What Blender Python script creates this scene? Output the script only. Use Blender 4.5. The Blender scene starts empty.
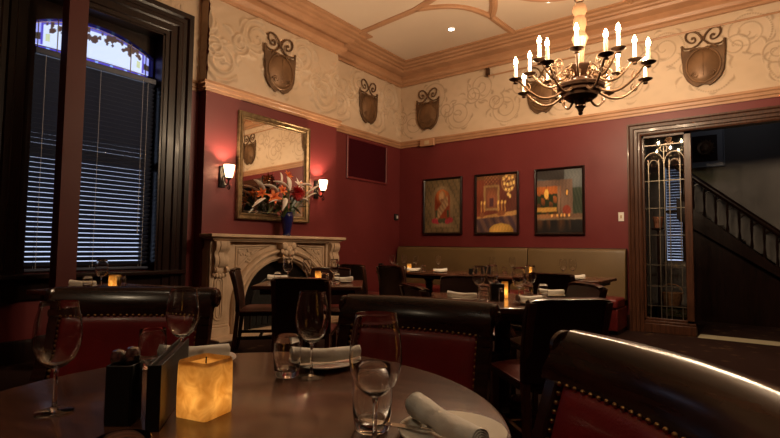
import bpy, bmesh, math, random
import numpy as np
from mathutils import Vector, Matrix
random.seed(7)
PI = math.pi
scene = bpy.context.scene
COL = scene.collection

# ------------------------------------------------------------------ materials
def nodes_of(name):
    m = bpy.data.materials.new(name); m.use_nodes = True
    nt = m.node_tree; b = nt.nodes['Principled BSDF']
    return m, nt, b

def mat(name, color, rough=.5, metal=0., noise=None, nscale=8., bump=0., bscale=40., coat=0., spec=.5, stretch=(1, 1, 1), trans=0., ior=1.45, sheen=0., emit=None, estr=0.):
    """principled material with an object-space noise that varies colour and height"""
    m, nt, b = nodes_of(name)
    b.inputs['Base Color'].default_value = (*color, 1)
    b.inputs['Roughness'].default_value = rough
    b.inputs['Metallic'].default_value = metal
    b.inputs['Coat Weight'].default_value = coat
    b.inputs['Coat Roughness'].default_value = .12
    b.inputs['Specular IOR Level'].default_value = spec
    b.inputs['Transmission Weight'].default_value = trans
    b.inputs['IOR'].default_value = ior
    if sheen: b.inputs['Sheen Weight'].default_value = sheen
    if emit:
        b.inputs['Emission Color'].default_value = (*emit, 1); b.inputs['Emission Strength'].default_value = estr
    if noise or bump:
        tc = nt.nodes.new('ShaderNodeTexCoord'); mp = nt.nodes.new('ShaderNodeMapping')
        mp.inputs['Scale'].default_value = stretch
        nt.links.new(tc.outputs['Object'], mp.inputs['Vector'])
    if noise:
        n = nt.nodes.new('ShaderNodeTexNoise'); n.inputs['Scale'].default_value = nscale; n.inputs['Detail'].default_value = 6
        nt.links.new(mp.outputs['Vector'], n.inputs['Vector'])
        r = nt.nodes.new('ShaderNodeValToRGB')
        r.color_ramp.elements[0].position = .3; r.color_ramp.elements[1].position = .7
        r.color_ramp.elements[0].color = (*noise, 1); r.color_ramp.elements[1].color = (*color, 1)
        nt.links.new(n.outputs['Fac'], r.inputs['Fac']); nt.links.new(r.outputs['Color'], b.inputs['Base Color'])
    if bump:
        n2 = nt.nodes.new('ShaderNodeTexNoise'); n2.inputs['Scale'].default_value = bscale; n2.inputs['Detail'].default_value = 4
        nt.links.new(mp.outputs['Vector'], n2.inputs['Vector'])
        bp = nt.nodes.new('ShaderNodeBump'); bp.inputs['Strength'].default_value = bump; bp.inputs['Distance'].default_value = .01
        nt.links.new(n2.outputs['Fac'], bp.inputs['Height']); nt.links.new(bp.outputs['Normal'], b.inputs['Normal'])
    return m

def mat_attr(name, rough=.6, emit=0.):
    m, nt, b = nodes_of(name)
    a = nt.nodes.new('ShaderNodeAttribute'); a.attribute_name = 'Col'
    nt.links.new(a.outputs['Color'], b.inputs['Base Color'])
    b.inputs['Roughness'].default_value = rough
    if emit:
        nt.links.new(a.outputs['Color'], b.inputs['Emission Color']); b.inputs['Emission Strength'].default_value = emit
    return m

def mat_pane(name, tint=(1, 1, 1), attr=False, gloss=1.5):
    """thin sheet of glass: clear or tinted see-through plus fresnel reflection"""
    m = bpy.data.materials.new(name); m.use_nodes = True; nt = m.node_tree; nt.nodes.clear()
    o = nt.nodes.new('ShaderNodeOutputMaterial'); mx = nt.nodes.new('ShaderNodeMixShader')
    t = nt.nodes.new('ShaderNodeBsdfTransparent'); g = nt.nodes.new('ShaderNodeBsdfGlossy'); f = nt.nodes.new('ShaderNodeFresnel')
    f.inputs['IOR'].default_value = gloss; g.inputs['Roughness'].default_value = .02
    t.inputs['Color'].default_value = (*tint, 1)
    if attr:
        a = nt.nodes.new('ShaderNodeAttribute'); a.attribute_name = 'Col'; nt.links.new(a.outputs['Color'], t.inputs['Color'])
    nt.links.new(f.outputs[0], mx.inputs[0]); nt.links.new(t.outputs[0], mx.inputs[1]); nt.links.new(g.outputs[0], mx.inputs[2])
    nt.links.new(mx.outputs[0], o.inputs['Surface'])
    return m

def mat_translucent(name, color, dark, frac=.7, nscale=18., emit=None, estr=0.):
    """lit-through wax or frosted glass"""
    m = bpy.data.materials.new(name); m.use_nodes = True; nt = m.node_tree; nt.nodes.clear()
    o = nt.nodes.new('ShaderNodeOutputMaterial'); mx = nt.nodes.new('ShaderNodeMixShader'); mx.inputs[0].default_value = frac
    d = nt.nodes.new('ShaderNodeBsdfDiffuse'); t = nt.nodes.new('ShaderNodeBsdfTranslucent')
    tc = nt.nodes.new('ShaderNodeTexCoord'); n = nt.nodes.new('ShaderNodeTexNoise'); n.inputs['Scale'].default_value = nscale; n.inputs['Detail'].default_value = 5; n.inputs['Distortion'].default_value = 1.2
    r = nt.nodes.new('ShaderNodeValToRGB'); r.color_ramp.elements[0].position = .35; r.color_ramp.elements[1].position = .65
    r.color_ramp.elements[0].color = (*dark, 1); r.color_ramp.elements[1].color = (*color, 1)
    nt.links.new(tc.outputs['Object'], n.inputs['Vector']); nt.links.new(n.outputs['Fac'], r.inputs['Fac'])
    nt.links.new(r.outputs['Color'], d.inputs['Color']); nt.links.new(r.outputs['Color'], t.inputs['Color'])
    nt.links.new(d.outputs[0], mx.inputs[1]); nt.links.new(t.outputs[0], mx.inputs[2])
    last = mx
    if emit:
        e = nt.nodes.new('ShaderNodeEmission'); e.inputs[0].default_value = (*emit, 1); e.inputs[1].default_value = estr
        ad = nt.nodes.new('ShaderNodeAddShader'); nt.links.new(mx.outputs[0], ad.inputs[0]); nt.links.new(e.outputs[0], ad.inputs[1]); last = ad
    nt.links.new(last.outputs[0], o.inputs['Surface'])
    return m

def mat_flame(name, color, strength):
    m = bpy.data.materials.new(name); m.use_nodes = True; nt = m.node_tree; nt.nodes.clear()
    o = nt.nodes.new('ShaderNodeOutputMaterial'); a = nt.nodes.new('ShaderNodeAddShader')
    t = nt.nodes.new('ShaderNodeBsdfTransparent'); e = nt.nodes.new('ShaderNodeEmission')
    e.inputs[0].default_value = (*color, 1); e.inputs[1].default_value = strength
    nt.links.new(t.outputs[0], a.inputs[0]); nt.links.new(e.outputs[0], a.inputs[1]); nt.links.new(a.outputs[0], o.inputs['Surface'])
    return m

def mat_wood(name, c1, c2, rough=.3, coat=.4, scale=3., axis=0, spec=.5):
    m, nt, b = nodes_of(name); b.inputs['Specular IOR Level'].default_value = spec
    tc = nt.nodes.new('ShaderNodeTexCoord'); mp = nt.nodes.new('ShaderNodeMapping')
    s = [14., 14., 14.]; s[axis] = 1.2; mp.inputs['Scale'].default_value = s
    n = nt.nodes.new('ShaderNodeTexNoise'); n.inputs['Scale'].default_value = scale; n.inputs['Detail'].default_value = 8; n.inputs['Distortion'].default_value = .6
    r = nt.nodes.new('ShaderNodeValToRGB'); r.color_ramp.elements[0].position = .3; r.color_ramp.elements[1].position = .72
    r.color_ramp.elements[0].color = (*c1, 1); r.color_ramp.elements[1].color = (*c2, 1)
    nt.links.new(tc.outputs['Object'], mp.inputs['Vector']); nt.links.new(mp.outputs['Vector'], n.inputs['Vector'])
    nt.links.new(n.outputs['Fac'], r.inputs['Fac']); nt.links.new(r.outputs['Color'], b.inputs['Base Color'])
    b.inputs['Roughness'].default_value = rough; b.inputs['Coat Weight'].default_value = coat; b.inputs['Coat Roughness'].default_value = .1
    bp = nt.nodes.new('ShaderNodeBump'); bp.inputs['Strength'].default_value = .08; bp.inputs['Distance'].default_value = .004
    nt.links.new(n.outputs['Fac'], bp.inputs['Height']); nt.links.new(bp.outputs['Normal'], b.inputs['Normal'])
    return m

def mat_carpet(name):
    m, nt, b = nodes_of(name)
    tc = nt.nodes.new('ShaderNodeTexCoord'); v = nt.nodes.new('ShaderNodeTexVoronoi'); v.inputs['Scale'].default_value = 5
    n = nt.nodes.new('ShaderNodeTexNoise'); n.inputs['Scale'].default_value = 60
    r = nt.nodes.new('ShaderNodeValToRGB'); r.color_ramp.elements[0].position = .2; r.color_ramp.elements[1].position = .5
    r.color_ramp.elements[0].color = (.10, .06, .03, 1); r.color_ramp.elements[1].color = (.022, .010, .008, 1)
    mx = nt.nodes.new('ShaderNodeMath'); mx.operation = 'MULTIPLY_ADD'; mx.inputs[1].default_value = .5
    nt.links.new(tc.outputs['Object'], v.inputs['Vector']); nt.links.new(tc.outputs['Object'], n.inputs['Vector'])
    nt.links.new(n.outputs['Fac'], mx.inputs[0]); nt.links.new(v.outputs['Distance'], mx.inputs[2])
    nt.links.new(mx.outputs[0], r.inputs['Fac']); nt.links.new(r.outputs['Color'], b.inputs['Base Color'])
    b.inputs['Roughness'].default_value = .95; b.inputs['Specular IOR Level'].default_value = .1
    return m

M = dict(
    red=mat('burgundy_wall_paint', (.150, .0215, .0225), .45, noise=(.125, .017, .018), nscale=1.3, bump=.05, bscale=90),
    reddark=mat('dark_burgundy_paint', (.075, .010, .009), .5),  # darker burgundy for the right and front walls
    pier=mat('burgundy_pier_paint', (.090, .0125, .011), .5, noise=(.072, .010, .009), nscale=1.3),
    grille=mat('burgundy_grille_cloth', (.040, .004, .007), .9, bump=.2, bscale=220, spec=.05),
    plaster=mat('embossed_cream_plaster', (.63, .46, .29), .55, noise=(.55, .39, .24), nscale=3, bump=.12, bscale=60),
    frieze=mat_attr('shaded_relief_plaster', .55),  # vertex colour carries painted relief shade
    ceiling=mat('cream_ceiling_paint', (.67, .53, .40), .6, noise=(.63, .49, .365), nscale=1),
    trim=mat('tan_painted_moulding', (.46, .245, .13), .42, noise=(.38, .195, .10), nscale=4),
    wood=mat_wood('mahogany_wood', (.012, .0045, .003), (.040, .014, .0085), .20, .06, spec=.30),
    woodlight=mat_wood('red_brown_wood', (.040, .012, .006), (.10, .032, .015), .3, .4, axis=2),
    tabletop=mat_wood('polished_table_wood', (.040, .014, .008), (.125, .048, .026), .27, .30),
    casing=mat_wood('dark_window_casing', (.007, .0028, .002), (.019, .007, .005), .30, .03, axis=2, spec=.22),
    doorwood=mat_wood('door_casing_wood', (.034, .012, .006), (.085, .032, .016), .38, .10, axis=2, spec=.35),
    leather=mat('oxblood_leather', (.27, .016, .016), .38, noise=(.19, .011, .011), nscale=7, bump=.12, bscale=160, coat=.15),
    seatleather=mat('dull_red_seat_leather', (.085, .012, .009), .42, noise=(.06, .009, .007), nscale=7, bump=.12, bscale=160),
    benchleather=mat('deep_red_bench_leather', (.14, .013, .013), .4, noise=(.10, .010, .010), nscale=7, bump=.12, bscale=160),
    brown=mat('dark_brown_leather', (.030, .010, .007), .36, noise=(.018, .007, .005), nscale=6, bump=.12, bscale=160),
    olive=mat('olive_brown_leather', (.135, .085, .035), .48, noise=(.11, .068, .027), nscale=2, bump=.06, bscale=120),
    stone=mat('carved_limestone', (.60, .44, .305), .6, noise=(.43, .305, .20), nscale=5, bump=.15, bscale=50),
    soot=mat('sooty_firebrick', (.012, .011, .010), .9, bump=.4, bscale=30),
    black=mat('black_leatherette', (.008, .008, .008), .4, bump=.1, bscale=150),
    iron=mat('black_iron', (.012, .010, .009), .4, .6),
    bronze=mat('aged_bronze', (.22, .125, .065), .42, .75, noise=(.09, .05, .028), nscale=9),
    bronzedark=mat('dark_bronze', (.12, .062, .035), .38, .7, noise=(.05, .026, .016), nscale=12),
    shield=mat('painted_shield_bronze', (.165, .090, .045), .5, .35, noise=(.085, .045, .022), nscale=7, bump=.15, bscale=30),
    shieldlight=mat('worn_shield_bronze', (.23, .125, .060), .45, .35, noise=(.12, .062, .03), nscale=5),
    gilt=mat('dull_gilt_frame', (.30, .20, .10), .38, .7, noise=(.14, .09, .045), nscale=20),
    mirror=mat('mirror_silver', (.86, .84, .80), .015, 1.),
    brass=mat('nailhead_brass', (.42, .25, .10), .28, 1.),
    steel=mat('cutlery_steel', (.55, .53, .50), .22, 1.),
    cloth=mat('white_napkin_cloth', (.78, .74, .68), .85, bump=.25, bscale=70, sheen=.3),
    china=mat('white_china', (.74, .71, .64), .15, coat=.5),
    glass=mat('drinking_glass', (1, 1, 1), 0., trans=1., ior=1.47),
    cobalt=mat('cobalt_glaze', (.010, .012, .085), .08, coat=.8),
    plastic=mat('white_plastic', (.75, .72, .66), .4),
    beige=mat('beige_plastic', (.50, .36, .22), .5),
    grey=mat('hall_wall_paint', (.17, .155, .145), .6, noise=(.14, .128, .12), nscale=2),
    matboard=mat('picture_matboard', (.34, .36, .40), .7),
    slat=mat('blind_slat', (.060, .075, .125), .4),
    cord=mat('blind_cord', (.55, .55, .6), .6),
    lead=mat('lead_came', (.20, .17, .13), .38, .8),
    carpet=mat_carpet('patterned_carpet'),
    pane=mat_pane('window_glass'),
    stained=mat_pane('stained_glass', attr=True),
    picture=mat_attr('painted_canvas', .35),
    candlewax=mat('ivory_candle_sleeve', (.80, .66, .44), .5, emit=(1., .66, .30), estr=.35),
    cream=mat('cream_glazed_column', (.22, .12, .065), .2, coat=.6),
    wax=mat_translucent('marbled_wax', (.95, .74, .36), (.62, .38, .12), .60, 24.),
    frosted=mat_translucent('frosted_shade_glass', (.95, .90, .82), (.92, .86, .76), .75, 5., emit=(1., .80, .55), estr=1.2),
    flame=mat_flame('candle_bulb_glow', (1., .70, .36), 28.),
    tealight=mat_flame('tealight_glow', (1., .55, .15), 6.),
    lamp=mat('downlight_lens', (1, 1, 1), .4, emit=(1., .93, .80), estr=14.),
    leaf=mat('green_leaf', (.09, .13, .035), .45, noise=(.045, .075, .02), nscale=20),
    petalred=mat('crimson_petal', (.55, .03, .03), .5),
    petalorange=mat('orange_petal', (.75, .17, .035), .5),
    petalwhite=mat('white_petal', (.88, .78, .70), .5),
    terracotta=mat('terracotta', (.28, .11, .06), .7, bump=.1),
    wicker=mat('wicker_cane', (.26, .13, .055), .7, noise=(.14, .06, .025), nscale=30, bump=.6, bscale=80),
    pale=mat('pale_stone_tile', (.42, .38, .26), .5),
)

# ------------------------------------------------------------------ mesh builder
class MB:
    def __init__(s): s.bm = bmesh.new()
    def box(s, c, d, rot=None):
        r = bmesh.ops.create_cube(s.bm, size=1)
        T = Matrix.Translation(c) @ (rot.to_4x4() if rot else Matrix.Identity(4)) @ Matrix.Diagonal((*d, 1))
        bmesh.ops.transform(s.bm, matrix=T, verts=r['verts']); return s
    def span(s, a, b):
        return s.box([(p + q) / 2 for p, q in zip(a, b)], [abs(q - p) for p, q in zip(a, b)])
    def rings(s, rings, cap=True, closed=False):
        """bridge successive loops of points"""
        vs = [[s.bm.verts.new(p) for p in r] for r in rings]
        n = len(vs[0]); prs = list(zip(vs, vs[1:])) + ([(vs[-1], vs[0])] if closed else [])
        for a, b in prs:
            for i in range(n):
                j = (i + 1) % n
                try: s.bm.faces.new((a[i], a[j], b[j], b[i]))
                except ValueError: pass
        if cap and not closed:
            for r in (vs[0], vs[-1]):
                try: s.bm.faces.new(r)
                except ValueError: pass
        return s
    def lathe(s, prof, seg=24, M4=None, c=(0, 0, 0), cap=True):
        rings = []
        for r, z in prof:
            ring = [Vector((max(r, 1e-4) * math.cos(2 * PI * i / seg), max(r, 1e-4) * math.sin(2 * PI * i / seg), z)) for i in range(seg)]
            if M4: ring = [M4 @ p for p in ring]
            rings.append([p + Vector(c) for p in ring])
        return s.rings(rings, cap)
    def tube(s, pts, rad, seg=8, flat=1., cap=True, up=None):
        pts = [Vector(p) for p in pts]; n = len(pts)
        rad = rad if isinstance(rad, (list, tuple)) else [rad] * n
        rings = []; N = None
        for i, p in enumerate(pts):
            t = (pts[min(i + 1, n - 1)] - pts[max(i - 1, 0)]).normalized()
            if N is None:
                a = Vector(up) if up else (Vector((0, 0, 1)) if abs(t.z) < .9 else Vector((1, 0, 0)))
                N = (a - t * a.dot(t)).normalized()
            else:
                N = (N - t * N.dot(t)).normalized()
            B = t.cross(N)
            rings.append([p + (N * math.cos(2 * PI * k / seg) * flat + B * math.sin(2 * PI * k / seg)) * rad[i] for k in range(seg)])
        return s.rings(rings, cap)
    def prism(s, poly, h, M4=None):
        """2-D polygon (x, y) extruded from z=0 to z=h, then placed by M4"""
        a = [Vector((x, y, 0)) for x, y in poly]; b = [Vector((x, y, h)) for x, y in poly]
        if M4: a = [M4 @ p for p in a]; b = [M4 @ p for p in b]
        return s.rings([a, b])
    def sweep(s, prof, path, right=True):
        """closed (d, z) profile carried along a plan polyline, mitred"""
        P = [Vector((x, y)) for x, y in path]; n = len(P); nor = []
        for a, b in zip(P, P[1:]):
            d = (b - a).normalized(); nor.append(Vector((d.y, -d.x)))
        rings = []
        for i in range(n):
            if i == 0: o = nor[0]
            elif i == n - 1: o = nor[-1]
            else: o = (nor[i - 1] + nor[i]) / (1 + nor[i - 1].dot(nor[i]))
            rings.append([Vector((P[i].x + o.x * d, P[i].y + o.y * d, z)) for d, z in prof])
        return s.rings(rings)
    def ball(s, c, r, seg=10, scale=(1, 1, 1)):
        q = bmesh.ops.create_uvsphere(s.bm, u_segments=seg, v_segments=max(5, seg // 2), radius=r)
        bmesh.ops.transform(s.bm, matrix=Matrix.Translation(c) @ Matrix.Diagonal((*scale, 1)), verts=q['verts']); return s
    def grid(s, fn, nu, nv):
        vs = [[s.bm.verts.new(fn(i / nu, j / nv)) for j in range(nv + 1)] for i in range(nu + 1)]
        for i in range(nu):
            for j in range(nv):
                s.bm.faces.new((vs[i][j], vs[i + 1][j], vs[i + 1][j + 1], vs[i][j + 1]))
        return s
    def move(s, M4):
        bmesh.ops.transform(s.bm, matrix=M4, verts=s.bm.verts); return s
    def build(s, name, m, parent=None, ang=38, bevel=0., loc=None, rz=0., recalc=True, subsurf=0):
        if recalc: bmesh.ops.recalc_face_normals(s.bm, faces=s.bm.faces)
        me = bpy.data.meshes.new(name); s.bm.to_mesh(me); s.bm.free()
        me.materials.append(M[m] if isinstance(m, str) else m)
        for p in me.polygons: p.use_smooth = True
        me.set_sharp_from_angle(angle=math.radians(ang))
        o = bpy.data.objects.new(name, me); COL.objects.link(o)
        if parent: o.parent = parent
        if loc: o.location = loc
        if rz: o.rotation_euler.z = rz
        if bevel:
            b = o.modifiers.new('bevel', 'BEVEL'); b.width = bevel; b.segments = 2; b.limit_method = 'ANGLE'; b.angle_limit = math.radians(40)
        if subsurf:
            b = o.modifiers.new('subd', 'SUBSURF'); b.levels = subsurf; b.render_levels = subsurf
        return o

def tag(o, label, cat, group=None):
    o['label'] = label; o['category'] = cat
    if group: o['group'] = group
    return o
def thing(name, label, cat, loc=(0, 0, 0), rz=0., group=None):
    o = bpy.data.objects.new(name, None); COL.objects.link(o); o.empty_display_size = .1
    o.location = loc; o.rotation_euler = (0, 0, rz)
    return tag(o, label, cat, group)
def struct(o):
    o['kind'] = 'structure'; return o
KIDS = {}
def copy_tree(o, parent=None):
    c = o.copy(); COL.objects.link(c)
    if parent: c.parent = parent
    for ch in list(o.children): copy_tree(ch, c)
    return c
def dup(root, loc, rz, label, group=None, scale=None):
    c = copy_tree(root); c.location = loc; c.rotation_euler = (0, 0, rz); c['label'] = label
    if group: c['group'] = group
    if scale: c.scale = scale
    return c
def light(name, loc, power, color, radius, parent=None, kind='POINT', **kw):
    l = bpy.data.lights.new(name, kind); l.energy = power; l.color = color; l.shadow_soft_size = radius
    for k, v in kw.items(): setattr(l, k, v)
    o = bpy.data.objects.new(name, l); COL.objects.link(o); o.location = loc
    if parent: o.parent = parent
    return o
def facing(fx, fy):   # turn so that local +y looks along (fx, fy)
    return math.atan2(-fx, fy)
WARM = (1., .73, .47)

# ------------------------------------------------------------------ camera
cam = bpy.data.cameras.new('camera'); co = bpy.data.objects.new('camera', cam); COL.objects.link(co)
F_PX = 489.0
cam.sensor_width = 36; cam.lens = F_PX / 780 * 36; cam.clip_start = .02
def pix_dir(u, v): return Vector((u - 390, 219 - v, -F_PX)).normalized()
Yc = pix_dir(763, 251.3); Xc = -pix_dir(-252, 239); Xc = (Xc - Yc * Xc.dot(Yc)).normalized(); Zc = Xc.cross(Yc)
R = Matrix((Xc, Yc, Zc))
co.matrix_world = Matrix.Translation((5.375, -7.337, 1.09)) @ R.to_4x4()
scene.camera = co
# ------------------------------------------------------------------ the room shell
XR, YF, ZC = 9.5, -10.5, 4.42
BP, BL, BR = .15, -4.12, -1.88               # chimney breast: projection, left and right ends
WY0, WY1, WZ0, WZ1 = -5.85, -4.55, .80, 3.50  # window opening in the left wall
DX0, DX1, DZ = 4.07, 6.33, 2.66               # opening in the back wall
struct(MB().span((-.3, YF - .2, -.2), (XR + .2, .12, 0)).build('floor', 'carpet'))
struct(MB().span((-.3, YF - .2, ZC), (XR + .2, .12, ZC + .15)).build('ceiling', 'ceiling'))
w = MB()
w.span((-.3, YF, 0), (0, WY0, ZC)); w.span((-.3, WY1, 0), (0, .12, ZC)); w.span((-.3, WY0, 0), (0, WY1, WZ0)); w.span((-.3, WY0, WZ1), (0, WY1, ZC))
struct(w.build('wall_left', 'red'))
FB0, FB1, FBZ = -3.60, -2.40, .92
w = MB(); w.span((0, BL, 0), (BP, FB0, ZC)); w.span((0, FB1, 0), (BP, BR, ZC)); w.span((0, FB0, FBZ), (BP, FB1, ZC))
struct(w.build('wall_chimney', 'red'))
w = MB()
w.span((0, 0, 0), (DX0, .12, ZC)); w.span((DX1, 0, 0), (XR, .12, ZC)); w.span((DX0, 0, DZ), (DX1, .12, ZC))
struct(w.build('wall_back', 'red'))
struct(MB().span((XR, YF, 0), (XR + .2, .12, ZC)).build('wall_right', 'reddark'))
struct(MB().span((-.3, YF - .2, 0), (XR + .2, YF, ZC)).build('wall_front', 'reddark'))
# pier standing left of the window
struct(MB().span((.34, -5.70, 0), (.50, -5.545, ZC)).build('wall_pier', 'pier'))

path = [(0, YF), (0, BL), (BP, BL), (BP, BR), (0, BR), (0, 0), (XR, 0)]
corn = [(0, 4.08), (.045, 4.08), (.05, 4.115), (.085, 4.13), (.105, 4.17), (.105, 4.20), (.07, 4.21), (.07, 4.265), (.13, 4.285), (.17, 4.30),
        (.185, 4.335), (.23, 4.34), (.245, 4.36), (.30, 4.372), (.32, 4.395), (.385, 4.40), (.385, 4.43), (0, 4.43)]
struct(MB().sweep(corn, path).build('trim_1', 'trim', ang=25))
rail = [(-.01, 2.926), (.018, 2.926), (.022, 2.955), (.036, 2.965), (.042, 3.0), (.055, 3.012), (.055, 3.040), (.03, 3.048), (-.01, 3.048)]
struct(MB().sweep(rail, [(0, -4.25)] + path[1:]).build('trim_2', 'trim', ang=25))
struct(MB().sweep(rail, [(0, YF), (0, -6.16)]).build('trim_3', 'trim', ang=25))
base = [(-.01, 0), (.025, 0), (.025, .17), (.015, .20), (-.01, .21)]
struct(MB().sweep(base, [(0, YF), (0, BL), (BP, BL), (BP, -4.10)]).build('baseboard_left', 'casing'))
struct(MB().sweep(base, [(0, BR), (0, 0), (3.92, 0)]).build('baseboard_back', 'casing'))
# ceiling ribs
ribp = [(-.055, 4.425), (-.055, 4.405), (-.035, 4.40), (-.02, 4.385), (.02, 4.385), (.035, 4.40), (.055, 4.405), (.055, 4.425)]
def rib(path):
    P = [Vector(p) for p in path]; rings = []
    for i, p in enumerate(P):
        t = (P[min(i + 1, len(P) - 1)] - P[max(i - 1, 0)]).normalized(); nrm = Vector((t.y, -t.x))
        rings.append([Vector((p.x + nrm.x * d, p.y + nrm.y * d, z)) for d, z in ribp])
    return MB().rings(rings).bm
nrib = 0
J1, J2 = (1.585, -1.83), (2.345, -1.02)
def arc(c, r, a0, a1, n=18): return [(c[0] + r * math.cos(a0 + (a1 - a0) * i / n), c[1] + r * math.sin(a0 + (a1 - a0) * i / n)) for i in range(n + 1)]
def bow(a, b, s, n=16):
    a, b = Vector(a), Vector(b); d = (b - a); nn = Vector((d.y, -d.x)).normalized()
    return [tuple(a + d * (i / n) + nn * s * math.sin(PI * i / n)) for i in range(n + 1)]
ribs = [[(.30, -1.70), J1], bow(J1, J2, .19), [J2, (2.39, -.30)],
        bow(J2, (2.66, -1.75), -.05), [J1, (2.6, -2.15)], bow((2.66, -1.75), (4.05, -.9), -.35), [(4.05, -.9), (4.05, -.3)],
        arc((4.05, -2.68), 1.66, 0, 2 * PI, 48), [(5.71, -2.68), (9.2, -2.68)], [(4.05, -4.34), (4.05, -10.2)], [(.30, -4.4), (2.3, -4.0)]]
for k, r in enumerate(ribs):
    m_ = MB(); m_.bm.free(); m_.bm = rib(r); struct(m_.build('trim_%d' % (k + 4), 'trim', ang=25))

# embossed plaster frieze: a real relief of scrolls and leaves
def frieze(name, a, b, z0, z1, nrm, amp, seed, res=.0125, line=0., thin=1., edge_shade=.20):
    """a, b: plan ends of the strip; nrm: plan normal into the room"""
    rnd = random.Random(seed); a, b = Vector(a), Vector(b); L = (b - a).length; H = z1 - z0
    nu, nv = max(2, int(L / res)), max(2, int(H / res))
    U, V = np.meshgrid(np.linspace(0, L, nu + 1), np.linspace(0, H, nv + 1), indexing='ij')
    Hh = np.zeros_like(U)
    strokes = []
    x = -.2; flip = 1
    while x < L + .3:
        cx, cz = x + rnd.uniform(-.05, .05), H * (.5 + flip * .2) + rnd.uniform(-.04, .04)
        for sgn, r0, turns, ph in ((1, .24, 2.1, rnd.uniform(0, 6)), (-1, .14, 1.7, rnd.uniform(0, 6))):
            ox, oz = cx + (0 if sgn > 0 else .27), cz + (0 if sgn > 0 else -flip * .30)
            n = 110; pts = []
            for i in range(n):
                t = i / n; ang = ph + sgn * flip * t * turns * 2 * PI; rr = r0 * (1 - t) ** .8 + .012
                pts.append((ox + rr * math.cos(ang), oz + rr * math.sin(ang), .011 + .012 * (1 - t)))
            strokes.append((pts, 1.))
            for k in range(6):     # leaves springing off the scroll
                ang = ph + k * 1.05; rr = r0 * 1.05; px, pz = ox + rr * math.cos(ang), oz + rr * math.sin(ang)
                d = ang + .8 * sgn; ln = rnd.uniform(.06, .15)
                strokes.append(([(px + ln * s * math.cos(d + s * .9), pz + ln * s * math.sin(d + s * .9), .03 * math.sin(PI * min(.95, s + .12)) + .005) for s in [q / 15 for q in range(16)]], .8))
        x += rnd.uniform(.40, .50); flip = -flip
    for pts, h in strokes:
        for (px, pz, w_) in pts:
            w_ *= thin
            i0, i1 = int((px - 2.5 * w_) / res), int((px + 2.5 * w_) / res) + 2
            j0, j1 = int((pz - 2.5 * w_) / res), int((pz + 2.5 * w_) / res) + 2
            i0, j0 = max(i0, 0), max(j0, 0)
            if i1 <= i0 or j1 <= j0 or i0 > nu or j0 > nv: continue
            sl = (slice(i0, i1), slice(j0, j1))
            d2 = (U[sl] - px) ** 2 + (V[sl] - pz) ** 2
            Hh[sl] = np.maximum(Hh[sl], h * np.exp(-d2 / (w_ * w_)))
    Hh += .12 * np.sin(U * 23 + np.sin(V * 17)) * np.sin(V * 29)
    d = (b - a).normalized()
    X = a.x + d.x * U + nrm[0] * (.006 + amp * Hh); Y = a.y + d.y * U + nrm[1] * (.006 + amp * Hh); Z = z0 + V
    co_ = np.stack([X, Y, Z], -1).reshape(-1, 3)
    me = bpy.data.meshes.new(name)
    idx = np.arange((nu + 1) * (nv + 1)).reshape(nu + 1, nv + 1)
    fs = np.stack([idx[:-1, :-1], idx[1:, :-1], idx[1:, 1:], idx[:-1, 1:]], -1).reshape(-1, 4)
    me.from_pydata(co_.tolist(), [], fs.tolist()); me.materials.append(M['frieze'])
    for p in me.polygons: p.use_smooth = True
    ca = me.color_attributes.new('Col', 'FLOAT_COLOR', 'POINT')
    gy = np.abs(np.gradient(Hh, axis=0)) + np.abs(np.gradient(Hh, axis=1))      # relief shade painted into the colour, along edges and scroll lines
    k = np.clip(gy * 1.1, 0, 1) * edge_shade + np.clip(Hh, 0, 1) * line
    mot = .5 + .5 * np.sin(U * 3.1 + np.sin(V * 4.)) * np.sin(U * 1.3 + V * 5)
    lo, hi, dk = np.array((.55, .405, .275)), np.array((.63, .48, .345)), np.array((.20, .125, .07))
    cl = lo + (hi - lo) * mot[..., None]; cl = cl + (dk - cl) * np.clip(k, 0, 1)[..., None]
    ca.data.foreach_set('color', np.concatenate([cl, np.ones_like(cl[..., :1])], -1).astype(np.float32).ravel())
    o = bpy.data.objects.new(name, me); COL.objects.link(o); return struct(o)
frieze('trim_frieze_back', (0, 0), (6.4, 0), 3.04, 4.09, (0, -1), .007, 3, res=.0085, line=.62, thin=.45, edge_shade=.05)
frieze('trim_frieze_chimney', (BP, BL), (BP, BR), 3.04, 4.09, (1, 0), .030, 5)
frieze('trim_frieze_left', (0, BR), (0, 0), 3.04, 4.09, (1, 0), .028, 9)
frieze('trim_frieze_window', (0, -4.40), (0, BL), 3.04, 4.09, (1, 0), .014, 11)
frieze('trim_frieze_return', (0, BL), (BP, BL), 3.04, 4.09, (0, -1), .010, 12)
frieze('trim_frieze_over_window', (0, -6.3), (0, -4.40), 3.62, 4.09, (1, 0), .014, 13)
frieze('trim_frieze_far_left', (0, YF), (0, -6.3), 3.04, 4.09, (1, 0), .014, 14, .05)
frieze('trim_frieze_far_back', (6.4, 0), (XR, 0), 3.04, 4.09, (0, -1), .010, 15, .05)

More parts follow.
